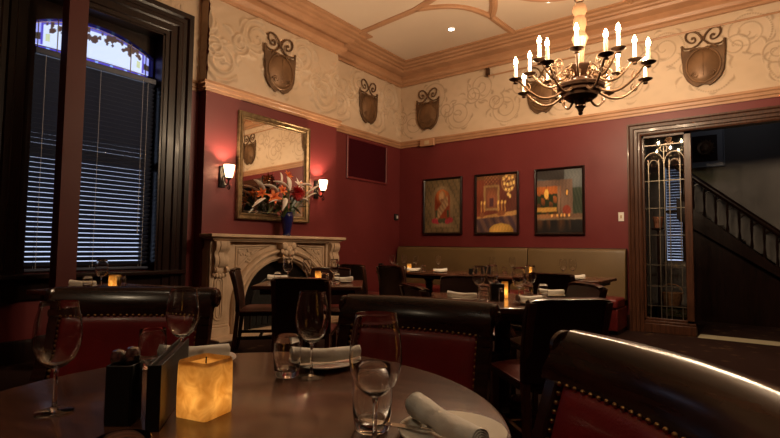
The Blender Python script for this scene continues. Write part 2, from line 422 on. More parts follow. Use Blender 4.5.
# ------------------------------------------------------------------ window with casing, stained transom
win = bpy.data.objects.new('window_1', None); COL.objects.link(win); struct(win)
def casing_frame(y0, y1, z0, z1, wd, prof, name, m, parent):
    """architrave swept up, over and down: prof is (offset outward, proud of wall)"""
    pth = [(y0, z0), (y0, z1), (y1, z1), (y1, z0)]; rings = []
    for i, (y, z) in enumerate(pth):
        sy = -1 if i in (0, 1) else 1; sz = 1 if i in (1, 2) else 0
        rings.append([Vector((p, y + sy * o, z + sz * o)) for o, p in prof])
    return MB().rings(rings).build(name, m, parent, ang=25)
prof = [(-.02, -.02), (-.02, .03), (.02, .035), (.03, .05), (.10, .052), (.115, .07), (.16, .07), (.175, .055), (.215, .06), (.235, .085), (.285, .09), (.295, .075), (.30, .0), (.30, -.02)]
casing_frame(WY0, WY1, .55, WZ1, .3, prof, 'window_casing', 'casing', win)
# jamb linings
j = MB(); j.span((-.3, WY1 - .045, WZ0), (.02, WY1, WZ1)); j.span((-.3, WY0, WZ0), (.02, WY0 + .045, WZ1)); j.span((-.3, WY0, WZ1 - .04), (.02, WY1, WZ1))
j.build('jamb', 'casing', win)
MB().span((-.30, -6.12, .755), (.13, -4.28, .80)).build('window_sill', 'casing', win, bevel=.01)
MB().span((-.05, -6.10, .56), (.03, -4.30, .75)).build('apron', 'casing', win, bevel=.008)
CY, HW = -5.2, .595
def arch_z(y): return 3.385 - .165 * ((y - CY) / HW) ** 2
s_ = MB()   # sash bars behind the blind and the arched head around the stained glass
s_.span((-.24, WY0 + .03, 2.90), (-.16, WY1 - .03, 2.985)); s_.span((-.24, WY0 + .03, 1.93), (-.17, WY1 - .03, 2.01)); s_.span((-.24, WY0 + .03, .80), (-.17, WY1 - .03, .89))
for y in (WY0 + .045, WY1 - .105): s_.span((-.24, y, .80), (-.17, y + .06, 3.0))
N = 20
for i in range(N):
    ya, yb = CY - HW + 2 * HW * i / N, CY - HW + 2 * HW * (i + 1) / N
    za, zb = arch_z(ya), arch_z(yb)
    s_.rings([[Vector((-.24, ya, za)), Vector((-.16, ya, za)), Vector((-.16, ya, 3.47)), Vector((-.24, ya, 3.47))], [Vector((-.24, yb, zb)), Vector((-.16, yb, zb)), Vector((-.16, yb, 3.47)), Vector((-.24, yb, 3.47))]])
s_.span((-.24, WY1 - .06, 2.98), (-.16, WY1 - .04, 3.47)); s_.span((-.24, WY0 + .04, 2.98), (-.16, WY0 + .06, 3.47))
s_.build('sash', 'casing', win)
MB().span((-.215, WY0 + .06, .85), (-.21, WY1 - .06, 2.95)).build('glass_pane', 'pane', win)
def paint_mesh(name, fn, nu, nv, place, m, parent=None):
    """a grid whose vertex colours are computed by fn(u, v); place(u, v) gives the point"""
    b = MB(); b.grid(place, nu, nv); o = b.build(name, m, parent, recalc=False)
    at_ = o.data.color_attributes.new('Col', 'FLOAT_COLOR', 'POINT')
    buf = []
    for i in range(nu + 1):
        for k in range(nv + 1): buf += [*fn(i / nu, k / nv), 1.]
    at_.data.foreach_set('color', buf); return o
rs = random.Random(4)
leaves_ = [(rs.uniform(.12, .88), rs.uniform(.60, .88), rs.uniform(.020, .046)) for _ in range(64)]
def stained_col(u, v):
    bx = abs(u - .5) * 2
    if v < .10 or v > .93 or bx > .94: return (.10, .07, .45) if int(u * 40) % 5 else (.35, .5, .8)
    if v < .16: return (.9, .88, 1.)
    if .84 < bx <= .94: return (.55, .5, .85) if abs(v - .45) > .12 else (.08, .05, .03)
    if .80 < bx <= .84: return (.12, .08, .5)
    for (x, y, r) in leaves_:
        if ((u - x) * 1.6) ** 2 + ((v - y) * .35) ** 2 < r * r * .55: return (.10, .045, .03)
    if v > .86: return (.2, .16, .5)
    if .70 < bx < .78 and .3 < v < .55: return (.85, .8, .35)
    return (1., .97, .95)
def stained_pt(u, v):
    y = CY - HW + 2 * HW * u; return Vector((-.20, y, 2.985 + (arch_z(y) - 2.985) * v))
paint_mesh('stained_glass', stained_col, 120, 36, stained_pt, 'stained', win)
cm = MB()
for q in (.06, .2, .36, .5, .64, .8, .94):
    p0, p1 = stained_pt(q, 0), stained_pt(q, 1); cm.span((-.205, p0.y - .003, p0.z), (-.19, p0.y + .003, p1.z)) if q in (.06, .94, .2, .8) else None
for vv in (.1, .93):
    cm.tube([stained_pt(i / 24, vv) + Vector((.004, 0, 0)) for i in range(25)], .005, 5)
cm.build('lead_came', 'lead', win)
bl = thing('venetian_blind', 'dark slatted venetian blind lowered in the tall window under the stained glass', 'blind', (0, 0, 0))
MB().span((-.125, WY0 + .07, 2.885), (-.045, WY1 - .07, 2.945)).build('headrail', 'slat', bl, bevel=.006)
sl = MB(); rot = Matrix.Rotation(math.radians(-41), 3, 'Y')
z = 2.86
while z > .86:
    sl.box((-.085, (WY0 + WY1) / 2, z), (.056, WY1 - WY0 - .15, .003), rot); z -= .047
sl.build('slats', 'slat', bl)
MB().span((-.11, WY0 + .075, .818), (-.06, WY1 - .075, .842)).build('bottom_rail', 'slat', bl, bevel=.005)
for y in (WY1 - .16, (WY0 + WY1) / 2, WY0 + .16):
    c = MB()
    for x in (-.052, -.118): c.tube([(x, y, .84), (x, y, 2.9)], .0022, 5)
    c.build('ladder_cord', 'cord', bl)
c = MB(); c.tube([(-.04, WY1 - .22, 1.25), (-.04, WY1 - .22, 2.9)], .0022, 5); c.lathe([(.004, 1.20), (.008, 1.21), (.006, 1.25), (.002, 1.26)], 8, c=(-.04, WY1 - .22, 0))
c.build('pull_cord', 'cord', bl)

# ------------------------------------------------------------------ doorway, leaded side panel, hall beyond
d1 = bpy.data.objects.new('door_1', None); COL.objects.link(d1); struct(d1)
pth = [(DX0, 0), (DX0, DZ), (DX1, DZ), (DX1, 0)]
prof = [(-.02, .12), (-.02, -.02), (.0, -.03), (.02, -.03), (.03, -.045), (.065, -.05), (.075, -.065), (.11, -.075), (.125, -.09), (.145, -.09), (.145, .0), (.10, .12)]
rings = []
for i, (x, z) in enumerate(pth):
    sx = -1 if i < 2 else 1; sz = 1 if i in (1, 2) else 0
    rings.append([Vector((x + sx * o, p, z + sz * o)) for o, p in prof])
MB().rings(rings).build('door_casing', 'doorwood', d1, ang=25)
def leaded_panel(x0, x1, z0, z1, y=.05):
    f = MB(); st = .042
    f.span((x0, y - .03, z0), (x0 + st, y + .03, z1)); f.span((x1 - .085, y - .03, z0), (x1, y + .03, z1))
    f.span((x0, y - .03, z1 - .05), (x1, y + .03, z1)); f.span((x0, y - .03, z0), (x1, y + .03, .19))
    f.span((x0 - .01, y - .07, 0), (x1 + .02, y + .05, .12)); f.span((x0, y - .045, .12), (x1 + .01, y + .04, .155))
    f.build('panel_frame', 'doorwood', d1, bevel=.006)
    a, b, c, d = x0 + st, x1 - .085, .19, z1 - .05
    MB().span((a, y - .003, c), (b, y + .003, d)).build('glass_pane', 'pane', d1)
    l = MB(); w_ = b - a
    for q in (.10, .37, .5, .63, .90):
        x = a + w_ * q; l.span((x - .004, y - .012, c), (x + .004, y + .012, d - .30 if q != .5 else d - .12))
    for z in (c + .16, c + .42, c + .70, c + 1.10, c + 1.46, c + 1.83): l.span((a, y - .012, z - .004), (b, y + .012, z + .004))
    for z in (d - .10,): l.span((a, y - .012, z - .004), (b, y + .012, z + .004))
    for cx in (.235, .765):       # round arches on tall shafts
        l.tube([(a + w_ * cx + .26 * w_ * math.cos(t), y - .008, d - .36 + .16 * math.sin(t)) for t in [PI * i / 16 for i in range(17)]], .006, 6)
        l.tube([(a + w_ * cx + .13 * w_ * math.cos(t), y - .008, d - .40 + .10 * math.sin(t)) for t in [PI * i / 12 for i in range(13)]], .004, 6)
    l.tube([(a + w_ * .5 + .04 * math.cos(t), y - .008, d - .15 + .05 * math.sin(t)) for t in [2 * PI * i / 16 for i in range(17)]], .005, 6)
    l.build('lead_came', 'lead', d1)
    rg = random.Random(int(x0 * 100))
    pts = [(rg.random(), rg.random()) for _ in range(60)]
    def gcol(u, v):
        i = min(range(60), key=lambda k: (pts[k][0] - u) ** 2 + ((pts[k][1] - v) * .4) ** 2)
        return [(.28, .42, .14), (.12, .22, .06), (.55, .55, .40), (.35, .22, .10)][i % 4]
    for (za, zb, nm) in ((d - .10, d, 'coloured_glass_band'), (c, c + .16, 'coloured_glass_band')):
        paint_mesh(nm, gcol, 40, 10, lambda u, v: Vector((a + w_ * u, y + .006, za + (zb - za) * v)), 'stained', d1)
leaded_panel(DX0 + .005, 4.665, .0, DZ - .005)
leaded_panel(DX1 - .60, DX1 - .005, .0, DZ - .005)
# hall
HB = 2.0
w = MB()
w.span((2.9, HB, 0), (4.06, HB + .1, 3.6)); w.span((4.36, HB, 0), (8.2, HB + .1, 3.6)); w.span((4.06, HB, 0), (4.36, HB + .1, .92)); w.span((4.06, HB, 2.50), (4.36, HB + .1, 3.6))
struct(w.build('wall_hall', 'grey'))
struct(MB().span((2.8, .12, 0), (2.9, HB + .1, 3.6)).build('wall_hall_left', 'grey')); struct(MB().span((8.2, .12, 0), (8.3, HB + .1, 3.6)).build('wall_hall_right', 'grey'))
struct(MB().span((2.8, .12, 3.6), (8.3, HB + .1, 3.7)).build('ceiling_hall', 'grey')); struct(MB().span((2.8, .12, -.2), (8.3, HB + .1, 0)).build('floor_hall', 'carpet'))
struct(MB().span((4.70, -.06, -.005), (5.72, .24, .006)).build('trim_threshold', 'pale'))
w3 = struct(MB().span((4.06, HB + .08, .92), (4.36, HB + .085, 2.50)).build('window_2', 'pane'))
f = MB()
for x in (4.075, 4.345): f.span((x - .02, HB + .0, .90), (x + .02, HB + .09, 2.52))
f.span((4.06, HB, 1.72), (4.36, HB + .09, 1.75)); f.build('window_frame', 'casing', w3)
hb = thing('venetian_blind', 'small blue-lit blind in the hall window seen through the leaded glass', 'blind')
sl = MB(); rot = Matrix.Rotation(math.radians(-48), 3, 'X'); z = 2.46
while z > .94: sl.box((4.21, HB + .04, z), (.22, .052, .003), rot); z -= .047
sl.build('slats', 'slat', hb); MB().span((4.10, HB + .02, 2.47), (4.32, HB + .07, 2.50)).build('headrail', 'slat', hb)
light('hall_fill', (5.2, 1.0, 3.4), 1.9, (.85, .9, 1.), .1)  # unseen point light added to brighten the hall and its picture
# stair balustrade crossing the hall
sb = thing('stair_balustrade', 'dark carved arcaded stair balustrade climbing across the hall beyond the doorway', 'balustrade')
def st_z(x): return 2.33 - (x - 4.42) * .86
b = MB(); x0, x1, yy = 4.30, 6.6, 1.62
b.tube([(x0, yy, st_z(x0)), (x1, yy, st_z(x1))], .045, 10); b.build('handrail', 'casing', sb)
for k in range(16):
    x = x0 + .08 + k * .145; b = MB()
    b.lathe([(.014, st_z(x) - .52), (.022, st_z(x) - .45), (.012, st_z(x) - .35), (.02, st_z(x) - .2), (.012, st_z(x) - .02)], 8, c=(x, yy, 0))
    b.tube([(x + .0725 + .0725 * math.cos(t), yy, st_z(x + .0725) - .13 + .08 * math.sin(t)) for t in [PI * i / 8 for i in range(9)]], .014, 6)
    b.build('baluster', 'casing', sb)
MB().rings([[Vector((x0, yy - .05, st_z(x0) - .85)), Vector((x0, yy + .05, st_z(x0) - .85)), Vector((x0, yy + .05, st_z(x0) - .50)), Vector((x0, yy - .05, st_z(x0) - .50))],
            [Vector((x1, yy - .05, max(0, st_z(x1) - .85))), Vector((x1, yy + .05, max(0, st_z(x1) - .85))), Vector((x1, yy + .05, st_z(x1) - .50)), Vector((x1, yy - .05, st_z(x1) - .50))]]).build('stringer', 'casing', sb)
b = MB()
for k in range(9):
    x = 4.4 + k * .25; b.span((x, yy + .06, 0), (x + .25, HB - .02, max(.05, st_z(x) - .65)))
b.build('steps', 'casing', sb)
# ------------------------------------------------------------------ fireplace
fp = thing('fireplace', 'carved pale stone fireplace surround with arched opening, under the mirror', 'fireplace', (BP, -3.02, 0))
def P(x, y, z): return Vector((x, y, z))       # local: x out of the breast, y along it
FC = .04                                         # arch centre in local y
def arch_pts(a, b, sp, n=32, z0=0.):
    pts = [(FC - a, z0), (FC - a, sp * .5)] + [(FC - a * math.cos(PI * i / n), sp + b * math.sin(PI * i / n)) for i in range(n + 1)] + [(FC + a, sp * .5), (FC + a, z0)]
    return pts
inn = arch_pts(.61, .55, .35)
YL, YR, ZT = -1.08, 1.06, 1.14
rings = []
for (y, z) in inn:
    if z < .35: o = (YL if y < FC else YR, z)
    else:
        dy, dz = y - FC, z - .35
        k = min((YL - FC) / dy if dy < -1e-6 else 1e9, (YR - FC) / dy if dy > 1e-6 else 1e9, (ZT - .35) / dz if dz > 1e-6 else 1e9)
        o = (FC + dy * k, .35 + dz * k)
    rings.append([P(.11, y, z), P(.11, *o), P(0, *o), P(0, y, z)])
MB().rings(rings).build('front_slab', 'stone', fp, ang=30)
# moulded archivolt
mo = arch_pts(.62, .56, .35); om = arch_pts(.80, .70, .35); rings = []
for (a, b) in zip(mo, om):
    L = lambda s, x: P(x, a[0] + (b[0] - a[0]) * s, a[1] + (b[1] - a[1]) * s)
    rings.append([L(-.05, .06), L(-.05, .13), L(.08, .135), L(.14, .165), L(.26, .165), L(.32, .14), L(.55, .14), L(.62, .175), L(.78, .19), L(.9, .175), L(1., .14), L(1., .10), L(.5, .05)])
MB().rings(rings).build('archivolt', 'stone', fp, ang=22)
# shelf
sh = [(-.10, 1.130), (.02, 1.130), (.03, 1.148), (.05, 1.153), (.055, 1.168), (.085, 1.176), (.10, 1.186), (.10, 1.210), (.093, 1.218), (-.10, 1.218)]
b = MB(); b.sweep(sh, [(0, -1.03), (.165, -1.03), (.165, 1.01), (0, 1.01)]); b.span((0, -.95, 1.131), (.12, .95, 1.217))
b.build('mantel_shelf', 'stone', fp, ang=25)
# pilasters with corbels and panelled shafts
for yc in (-.955, .93):
    b = MB(); b.span((.02, yc - .15, .0), (.19, yc + .15, .13)); b.span((.02, yc - .135, .13), (.175, yc + .135, .16)); b.span((.02, yc - .12, .16), (.155, yc + .12, 1.14))
    pil = b.build('pilaster', 'stone', fp, bevel=.008)
    b = MB(); r_ = .055
    loop = [(yc + r_ * math.cos(t), .66 + r_ * math.sin(t)) for t in [PI * i / 10 for i in range(11)]] + [(yc + r_ * math.cos(t), .27 + r_ * math.sin(t)) for t in [PI + PI * i / 10 for i in range(11)]]
    loop.append(loop[0]); b.tube([(.157, y, z) for y, z in loop], .012, 8)
    b.tube([(.157, yc + (y - yc) * .5, .465 + (z - .465) * .88) for y, z in loop], .008, 8)
    b.build('shaft_moulding', 'stone', pil)
    b = MB(); cp = [(.12, 1.135), (.235, 1.13), (.245, 1.08), (.23, 1.03), (.20, 1.0), (.205, .96), (.225, .93), (.225, .88), (.205, .84), (.18, .82), (.185, .79), (.175, .75), (.155, .735), (.12, .73)]
    for yo, wd, k in ((0, .07, 1.), (-.065, .05, .93), (.065, .05, .93)):
        b.rings([[P(.12 + (x - .12) * k, yc + yo - wd / 2, z) for x, z in cp], [P(.12 + (x - .12) * k * 1.04, yc + yo, z) for x, z in cp], [P(.12 + (x - .12) * k, yc + yo + wd / 2, z) for x, z in cp]])
    for yo in (-.075, .075):
        b.lathe([(.035, -.02), (.04, 0), (.025, .012), (.028, .02)], 14, Matrix.Translation((.195, yc + yo, .80)) @ Matrix.Rotation(math.copysign(PI / 2, -yo), 4, 'X'))
    for k in range(5): b.ball((.175, yc - .08 + .04 * k, .745 - .02 * math.sin(k * PI / 4)), .026, 8, (.7, .8, 1.2))
    b.build('corbel', 'stone', pil, ang=50)
# spandrel panels and the carved keystone
for sgn in (-1, 1):
    b = MB(); tri = [(FC + sgn * .74, .78), (FC + sgn * .74, 1.07), (FC + sgn * .24, 1.09), (FC + sgn * .40, 1.03), (FC + sgn * .58, .93)]
    b.tube([(.112, y, z) for y, z in tri + tri[:1]], .014, 6)
    b.tube([(.112, FC + (y - FC - sgn * .56) * .72 + sgn * .58, .985 + (z - .985) * .66) for y, z in tri + tri[:1]], .008, 6)
    b.build('spandrel_moulding', 'stone', fp)
    b = MB(); rq = random.Random(5 + sgn)
    for k in range(26):
        y = FC + sgn * rq.uniform(.50, .71); z_ = rq.uniform(.86, 1.04)
        if z_ > .98 - (abs(y - FC) - .71) * .9 * -1 - .02: b.ball((.112, y, z_), rq.uniform(.014, .026), 8, (.7, 1, 1))
    b.build('spandrel_carving', 'stone', fp)
b = MB()
b.rings([[P(.10, FC - .075, .86), P(.20, FC - .075, .86), P(.20, FC + .075, .86), P(.10, FC + .075, .86)], [P(.10, FC - .115, 1.13), P(.235, FC - .115, 1.13), P(.235, FC + .115, 1.13), P(.10, FC + .115, 1.13)]])
for sgn in (-1, 1):
    for (yo, z_, r_) in ((.075, 1.08, .05), (.05, .99, .04), (.11, 1.01, .032), (.035, .91, .032), (.085, .93, .026), (.02, 1.04, .04)):
        b.ball((.225, FC + sgn * yo, z_), r_, 10, (.8, 1, 1.1))
b.ball((.24, FC, 1.0), .035, 10, (.8, .8, 1.6)); b.ball((.225, FC, .87), .03, 10, (.8, 1, 1.3))
b.build('keystone', 'stone', fp, ang=60)
b = MB(); b.span((-.14, -.58 + FC, .0), (-.13, .58 + FC, .92)); b.span((-.14, -.60 + FC, 0), (0, -.575 + FC, .92)); b.span((-.14, .575 + FC, 0), (0, .6 + FC, .92)); b.span((-.14, -.58 + FC, .0), (.0, .58 + FC, .02))
b.build('firebox_lining', 'soot', fp)
b = MB(); i2 = arch_pts(.44, .40, .30); o2 = arch_pts(.615, .555, .35)
b.rings([[P(.03, *p), P(.03, *q), P(.01, *q), P(.01, *p)] for p, q in zip(i2, o2)]); b.tube([(.03, *p) for p in i2], .014, 8)
for k in range(9): b.tube([(.05, FC - .36 + k * .09, .06), (.06, FC - .36 + k * .09, .30)], .008, 6)
for z_ in (.06, .30): b.tube([(.055, FC - .40, z_), (.055, FC + .40, z_)], .011, 6)
b.build('cast_iron_insert', 'iron', fp)
MB().span((-.0, -1.1, 0), (.42, 1.1, .025)).build('hearth_slab', 'stone', fp, bevel=.006)

# ------------------------------------------------------------------ mirror, leaning back a touch
mr = thing('framed_mirror', 'large rectangular mirror in a dull gilt frame above the mantel', 'mirror', (BP + .012, -3.07, 1.415)); mr.rotation_euler = (0, math.radians(-.9), 0)
fw_, y0, y1, z0, z1 = .085, -.604, .604, .0, 1.37
rings = []
pr = [(0, 0), (0, .05), (.012, .055), (.02, .042), (.05, .030), (.06, .034), (.07, .022), (.085, .018), (.085, 0)]
for (sy, sz) in ((-1, 0), (-1, 1), (1, 1), (1, 0)):
    rings.append([P(x, (y0 + o) if sy < 0 else (y1 - o), (z0 + o) if sz == 0 else (z1 - o)) for o, x in pr])
MB().rings(rings, closed=True).build('frame', 'gilt', mr, ang=25)
MB().span((.006, y0 + .08, z0 + .08), (.012, y1 - .08, z1 - .08)).build('mirror_glass', 'mirror', mr)
b = MB(); q = .105
for (a_, c_) in (((y0 + q, z0 + q), (y1 - q, z0 + q)), ((y1 - q, z0 + q), (y1 - q, z1 - q)), ((y1 - q, z1 - q), (y0 + q, z1 - q)), ((y0 + q, z1 - q), (y0 + q, z0 + q))):
    b.tube([(.0125, *a_), (.0125, *c_)], .003, 4)
b.build('bevel_line', 'mirror', mr)

# ------------------------------------------------------------------ wall sconces
def make_sconce(y, label):
    t = thing('wall_sconce', label, 'wall lamp', (BP, y, 1.785), group='sconces beside the mirror')
    MB().span((0, -.045, 0), (.022, .045, .26)).build('back_plate', 'iron', t, bevel=.006)
    b = MB(); b.tube([(.02, 0, .12), (.06, 0, .05), (.10, 0, .02), (.135, 0, .035), (.15, 0, .08), (.15, 0, .12)], .009, 8)
    b.tube([(.15 + .03 * math.sin(a) * (1 - a / 9), 0, .02 - .03 + .03 * math.cos(a) * (1 - a / 9)) for a in [i * .5 for i in range(14)]], .006, 6)
    b.build('curled_arm', 'iron', t)
    MB().lathe([(.012, .085), (.03, .095), (.032, .11), (.02, .115)], 16, c=(.15, 0, 0)).build('shade_holder', 'iron', t)
    MB().lathe([(.036, .112), (.046, .15), (.056, .20), (.064, .255), (.067, .262), (.064, .262), (.053, .20), (.042, .15), (.030, .118)], 24, c=(.15, 0, 0), cap=False).build('glass_shade', 'frosted', t)
    light('sconce_bulb', (.15, 0, .19), 52, (1., .74, .48), .02, t)
    return t
make_sconce(-3.875, 'lit wall sconce with white glass shade left of the mirror')
make_sconce(-2.295, 'lit wall sconce with white glass shade right of the mirror')

# ------------------------------------------------------------------ vase and flowers on the mantel
VX, VY, VZ = .335, -2.99, 1.219
v = thing('vase', 'tall cobalt blue glazed vase on the mantel in front of the mirror', 'vase', (VX, VY, VZ))
MB().lathe([(.0, 0), (.055, 0), (.06, .01), (.05, .03), (.062, .10), (.078, .20), (.085, .255), (.082, .275), (.072, .29), (.073, .305), (.078, .315), (.070, .315), (.062, .29), (.07, .26), (.0, .12)], 32).build('body', 'cobalt', v)
b = MB()
for s_ in (-1, 1): b.tube([(0, s_ * .078, .275), (0, s_ * .10, .285), (0, s_ * .105, .26), (0, s_ * .095, .24), (0, s_ * .08, .235)], .009, 8)
b.build('lug_handles', 'cobalt', v)
VT = Vector((VX, VY, VZ + .29))
def petal(b, root, d, ln, wd, curl, up=None):
    d = Vector(d).normalized(); up = Vector(up or (0, 0, 1)); s_ = d.cross(up)
    s_ = s_.normalized() if s_.length > .1 else Vector((0, 1, 0)); n = s_.cross(d)
    rings = []
    for i in range(7):
        q = i / 6; c = Vector(root) + d * ln * q + n * curl * ln * (q * q); w_ = wd * math.sin(PI * min(.97, .12 + q * .85))
        rings.append([c - s_ * w_, c + n * w_ * -.25, c + s_ * w_, c + n * .003])
    b.rings(rings)
def stem(t, tip, mid=.4):
    base = VT + Vector((random.uniform(-.03, .03), random.uniform(-.03, .03), -.10)); tip = Vector(tip)
    m_ = base.lerp(tip, .45) + Vector((0, 0, .05))
    pts = [base * (1 - q) ** 2 + m_ * 2 * q * (1 - q) + tip * q * q for q in [i / 8 for i in range(9)]]
    b = MB(); b.tube(pts, .005, 6); b.build('stem', 'leaf', t)
    return pts
def fl_leaf(t, pts, n, sz=.14):
    for k in range(n):
        p = pts[3 + (k * 2) % 5]; b = MB()
        petal(b, p, (random.uniform(-.2, .6), random.uniform(-1, 1), random.uniform(-.3, .7)), random.uniform(.7, 1.2) * sz, sz * .22, random.uniform(-.3, .1))
        b.build('leaf', 'leaf', t, ang=70)
FG = 'flowers in the cobalt vase'
def chrys(tip):
    t = thing('chrysanthemum', 'large crimson chrysanthemum bloom facing the room from the blue vase', 'flower', group=FG); pts = stem(t, tip); b = MB(); c = Vector(tip)
    n = 120
    for i in range(n):
        th = i * 2.39996; ph = math.acos(1 - 1.45 * (i + .5) / n)
        d = Vector((math.cos(ph), math.sin(ph) * math.cos(th), math.sin(ph) * math.sin(th)))
        petal(b, c + d * .02, d, .088, .014, -.25)
    b.build('petals', 'petalred', t, ang=70); fl_leaf(t, pts, 3)
def lily(name, label, m, tip, d, sz=.10, n=6, stam=True, grp=FG):
    t = thing(name, label, 'flower', group=grp); pts = stem(t, tip); b = MB(); d = Vector(d).normalized(); s_ = d.cross(Vector((0, 0, 1))).normalized(); u = s_.cross(d)
    for k in range(n):
        a = 2 * PI * k / n + .3; dd = d * .75 + (s_ * math.cos(a) + u * math.sin(a)) * .8
        petal(b, Vector(tip), dd, sz * random.uniform(.9, 1.15), sz * .24, -.5, up=tuple(d))
    b.build('petals', m, t, ang=70); fl_leaf(t, pts, 2, .15)
    if stam:
        b = MB()
        for k in range(5):
            a = 2 * PI * k / 5; e_ = Vector(tip) + d * sz * .7 + (s_ * math.cos(a) + u * math.sin(a)) * .02; b.tube([tip, e_], .0022, 5); b.ball(e_, .006, 6)
        b.build('stamens', 'petalorange' if m == 'petalwhite' else 'petalred', t)
def spray(label, tip, mid, m='petalwhite', w_=.022):
    """a long drooping or upright strap-shaped bloom"""
    t = thing('white_spray', label, 'flower', group=FG); pts = stem(t, mid); b = MB()
    w_ = w_ * 1.25; a, c = Vector(mid), Vector(tip); k = a.lerp(c, .5) + Vector((.04, 0, .05))
    cur = [a * (1 - q) ** 2 + k * 2 * q * (1 - q) + c * q * q for q in [i / 10 for i in range(11)]]
    b.tube(cur, [w_ * math.sin(PI * (.15 + .82 * i / 10)) + .003 for i in range(11)], 8, flat=.45); b.build('petals', m, t, ang=70)
    b = MB(); petal(b, pts[5], (c - a) + Vector((0, 0, -.1)), .16, .03, .1); b.build('leaf', 'leaf', t, ang=70)
chrys((.46, -2.93, 1.79))
lily('orange_lily', 'orange lily lowest on the left side of the bouquet', 'petalorange', (.44, -3.31, 1.70), (.8, -.4, .2), .095)
lily('orange_lily', 'small orange lily beside the lower left orange lily, nearer the frame', 'petalorange', (.40, -3.46, 1.74), (.6, -.7, .1), .07)
lily('orange_lily', 'orange lily at the very top of the bouquet', 'petalorange', (.36, -3.02, 2.02), (.8, .2, .5), .075)
lily('orange_lily', 'orange lily in the middle of the bouquet left of the crimson bloom', 'petalorange', (.46, -3.19, 1.80), (1, 0, .2), .07)
lily('white_lily', 'white lily above the crimson bloom', 'petalwhite', (.40, -2.86, 1.90), (.9, .2, .5), .09)
spray('pale strap-shaped bloom drooping at the far left of the bouquet', (.42, -3.62, 1.55), (.40, -3.42, 1.68), w_=.026)
spray('pale strap-shaped bloom rising at the upper left of the bouquet', (.38, -3.58, 1.90), (.40, -3.42, 1.76), w_=.028)
spray('pale curved bloom hanging just left of the vase', (.47, -3.19, 1.54), (.46, -3.13, 1.70), w_=.024)
spray('long pale bloom reaching out to the right of the bouquet', (.42, -2.50, 1.93), (.40, -2.72, 1.80), w_=.022)
spray('long pale bloom pointing low to the right of the bouquet', (.44, -2.56, 1.82), (.42, -2.75, 1.73), w_=.018)
spray('slim pale bud standing upright in the bouquet', (.34, -3.13, 2.05), (.36, -3.12, 1.88), w_=.013)
spray('pale bloom lying across the middle of the bouquet', (.48, -3.36, 1.90), (.45, -3.08, 1.83), w_=.026)
spray('pale bloom low across the front left of the bouquet', (.46, -3.40, 1.62), (.44, -3.20, 1.66), w_=.017)

spray('pale bloom fanning out above the lower left orange lily', (.45, -3.50, 1.84), (.45, -3.25, 1.78), w_=.026)
spray('pale bloom pointing up to the left of the crimson bloom', (.44, -3.10, 1.99), (.45, -3.05, 1.82), w_=.024)
spray('pale bloom arching over the crimson bloom to the right', (.46, -2.66, 1.90), (.45, -2.90, 1.90), w_=.026)
spray('pale bloom drooping right below the crimson bloom', (.47, -2.72, 1.66), (.45, -2.88, 1.72), w_=.020)

# ------------------------------------------------------------------ shield ornaments on the frieze
def make_shield():
    t = thing('wall_shield', '', 'wall ornament', group='bronze shields on the plaster frieze')   # local: x along wall, -y out, z up from centre
    W = .235; out = [(-W, .15), (-W * .99, .0), (-W * .98, -.10), (-W * .93, -.19), (-W * .79, -.27), (-W * .52, -.34), (-.06, -.375), (-.05, -.36), (0, -.345), (.05, -.36), (.06, -.375), (W * .52, -.34), (W * .79, -.27), (W * .93, -.19), (W * .98, -.10), (W * .99, 0), (W, .15)]
    top = [(W, .15), (.20, .125), (.12, .12), (.05, .145), (0, .13), (-.05, .145), (-.12, .12), (-.20, .125)]
    MB().prism(out + top[1:], .03, Matrix.Translation((0, -.005, 0)) @ Matrix.Rotation(PI / 2, 4, 'X')).build('plate', 'shield', t, bevel=.006)
    b = MB(); b.grid(lambda u, v: Vector(((u - .5) * .36, -.035 - .045 * max(0, 1 - (2 * u - 1) ** 2) * max(0, 1 - (2 * v - 1) ** 2) ** .7, -.31 + v * .42)) if True else None, 14, 14)
    bm = b.bm
    for vtx in bm.verts:       # squeeze the square grid to an oval
        u, w_ = vtx.co.x / .18, (vtx.co.z + .10) / .21
        vtx.co.x = .18 * u * math.sqrt(max(0, 1 - w_ * w_ / 2)); vtx.co.z = -.10 + .21 * w_ * math.sqrt(max(0, 1 - u * u / 2))
    b.build('boss', 'shieldlight', t, ang=60)
    b = MB(); b.tube([(.185 * math.cos(a), -.038, -.10 + .22 * math.sin(a)) for a in [2 * PI * i / 32 for i in range(33)]], .012, 6)
    for s_ in (-1, 1):
        b.tube([(s_ * (.09 + .045 * (1 - a / 12) * math.cos(a)), -.06, -.22 + .045 * (1 - a / 12) * math.sin(a)) for a in [i * .5 for i in range(20)]], .008, 6)
        b.tube([(s_ * (.05 + .10 * q), -.05, .10 + .03 * math.sin(q * PI)) for q in [i / 6 for i in range(7)]], .012, 6)
    b.tube([(0, -.075, .06), (0, -.084, -.10), (0, -.07, -.24)], .004, 5)
    b.build('carving', 'shieldlight', t)
    for s_ in (-1, 1):
        b = MB(); b.tube([(s_ * .225, -.02, -.02), (s_ * .232, -.02, .10), (s_ * .232, -.02, .185)], [.012, .014, .012], 8); b.ball((s_ * .232, -.02, .19), .018, 8); b.build('upright', 'shield', t)
        b = MB(); pts = [(s_ * .228, .175), (s_ * .19, .155), (s_ * .12, .150), (s_ * .06, .175), (s_ * .016, .225)]
        c = (s_ * .118, .275)
        sp = [(c[0] + s_ * -.108 * (1 - q) ** .9 * math.cos(q * 8.6), c[1] + .118 * (1 - q) ** .9 * math.sin(q * 8.6 - .3)) for q in [i / 40 for i in range(40)]]
        b.tube([(x, -.02, z_) for x, z_ in pts + sp], [.012] * 5 + [.013 - .004 * i / 40 for i in range(40)], 7)
        b.ball((c[0], -.02, c[1]), .015, 8); b.build('scroll', 'shield', t)
    b = MB(); b.tube([(-.03, -.02, .275), (.03, -.02, .275)], .012, 6); b.build('scroll_tie', 'shield', t)
    return t
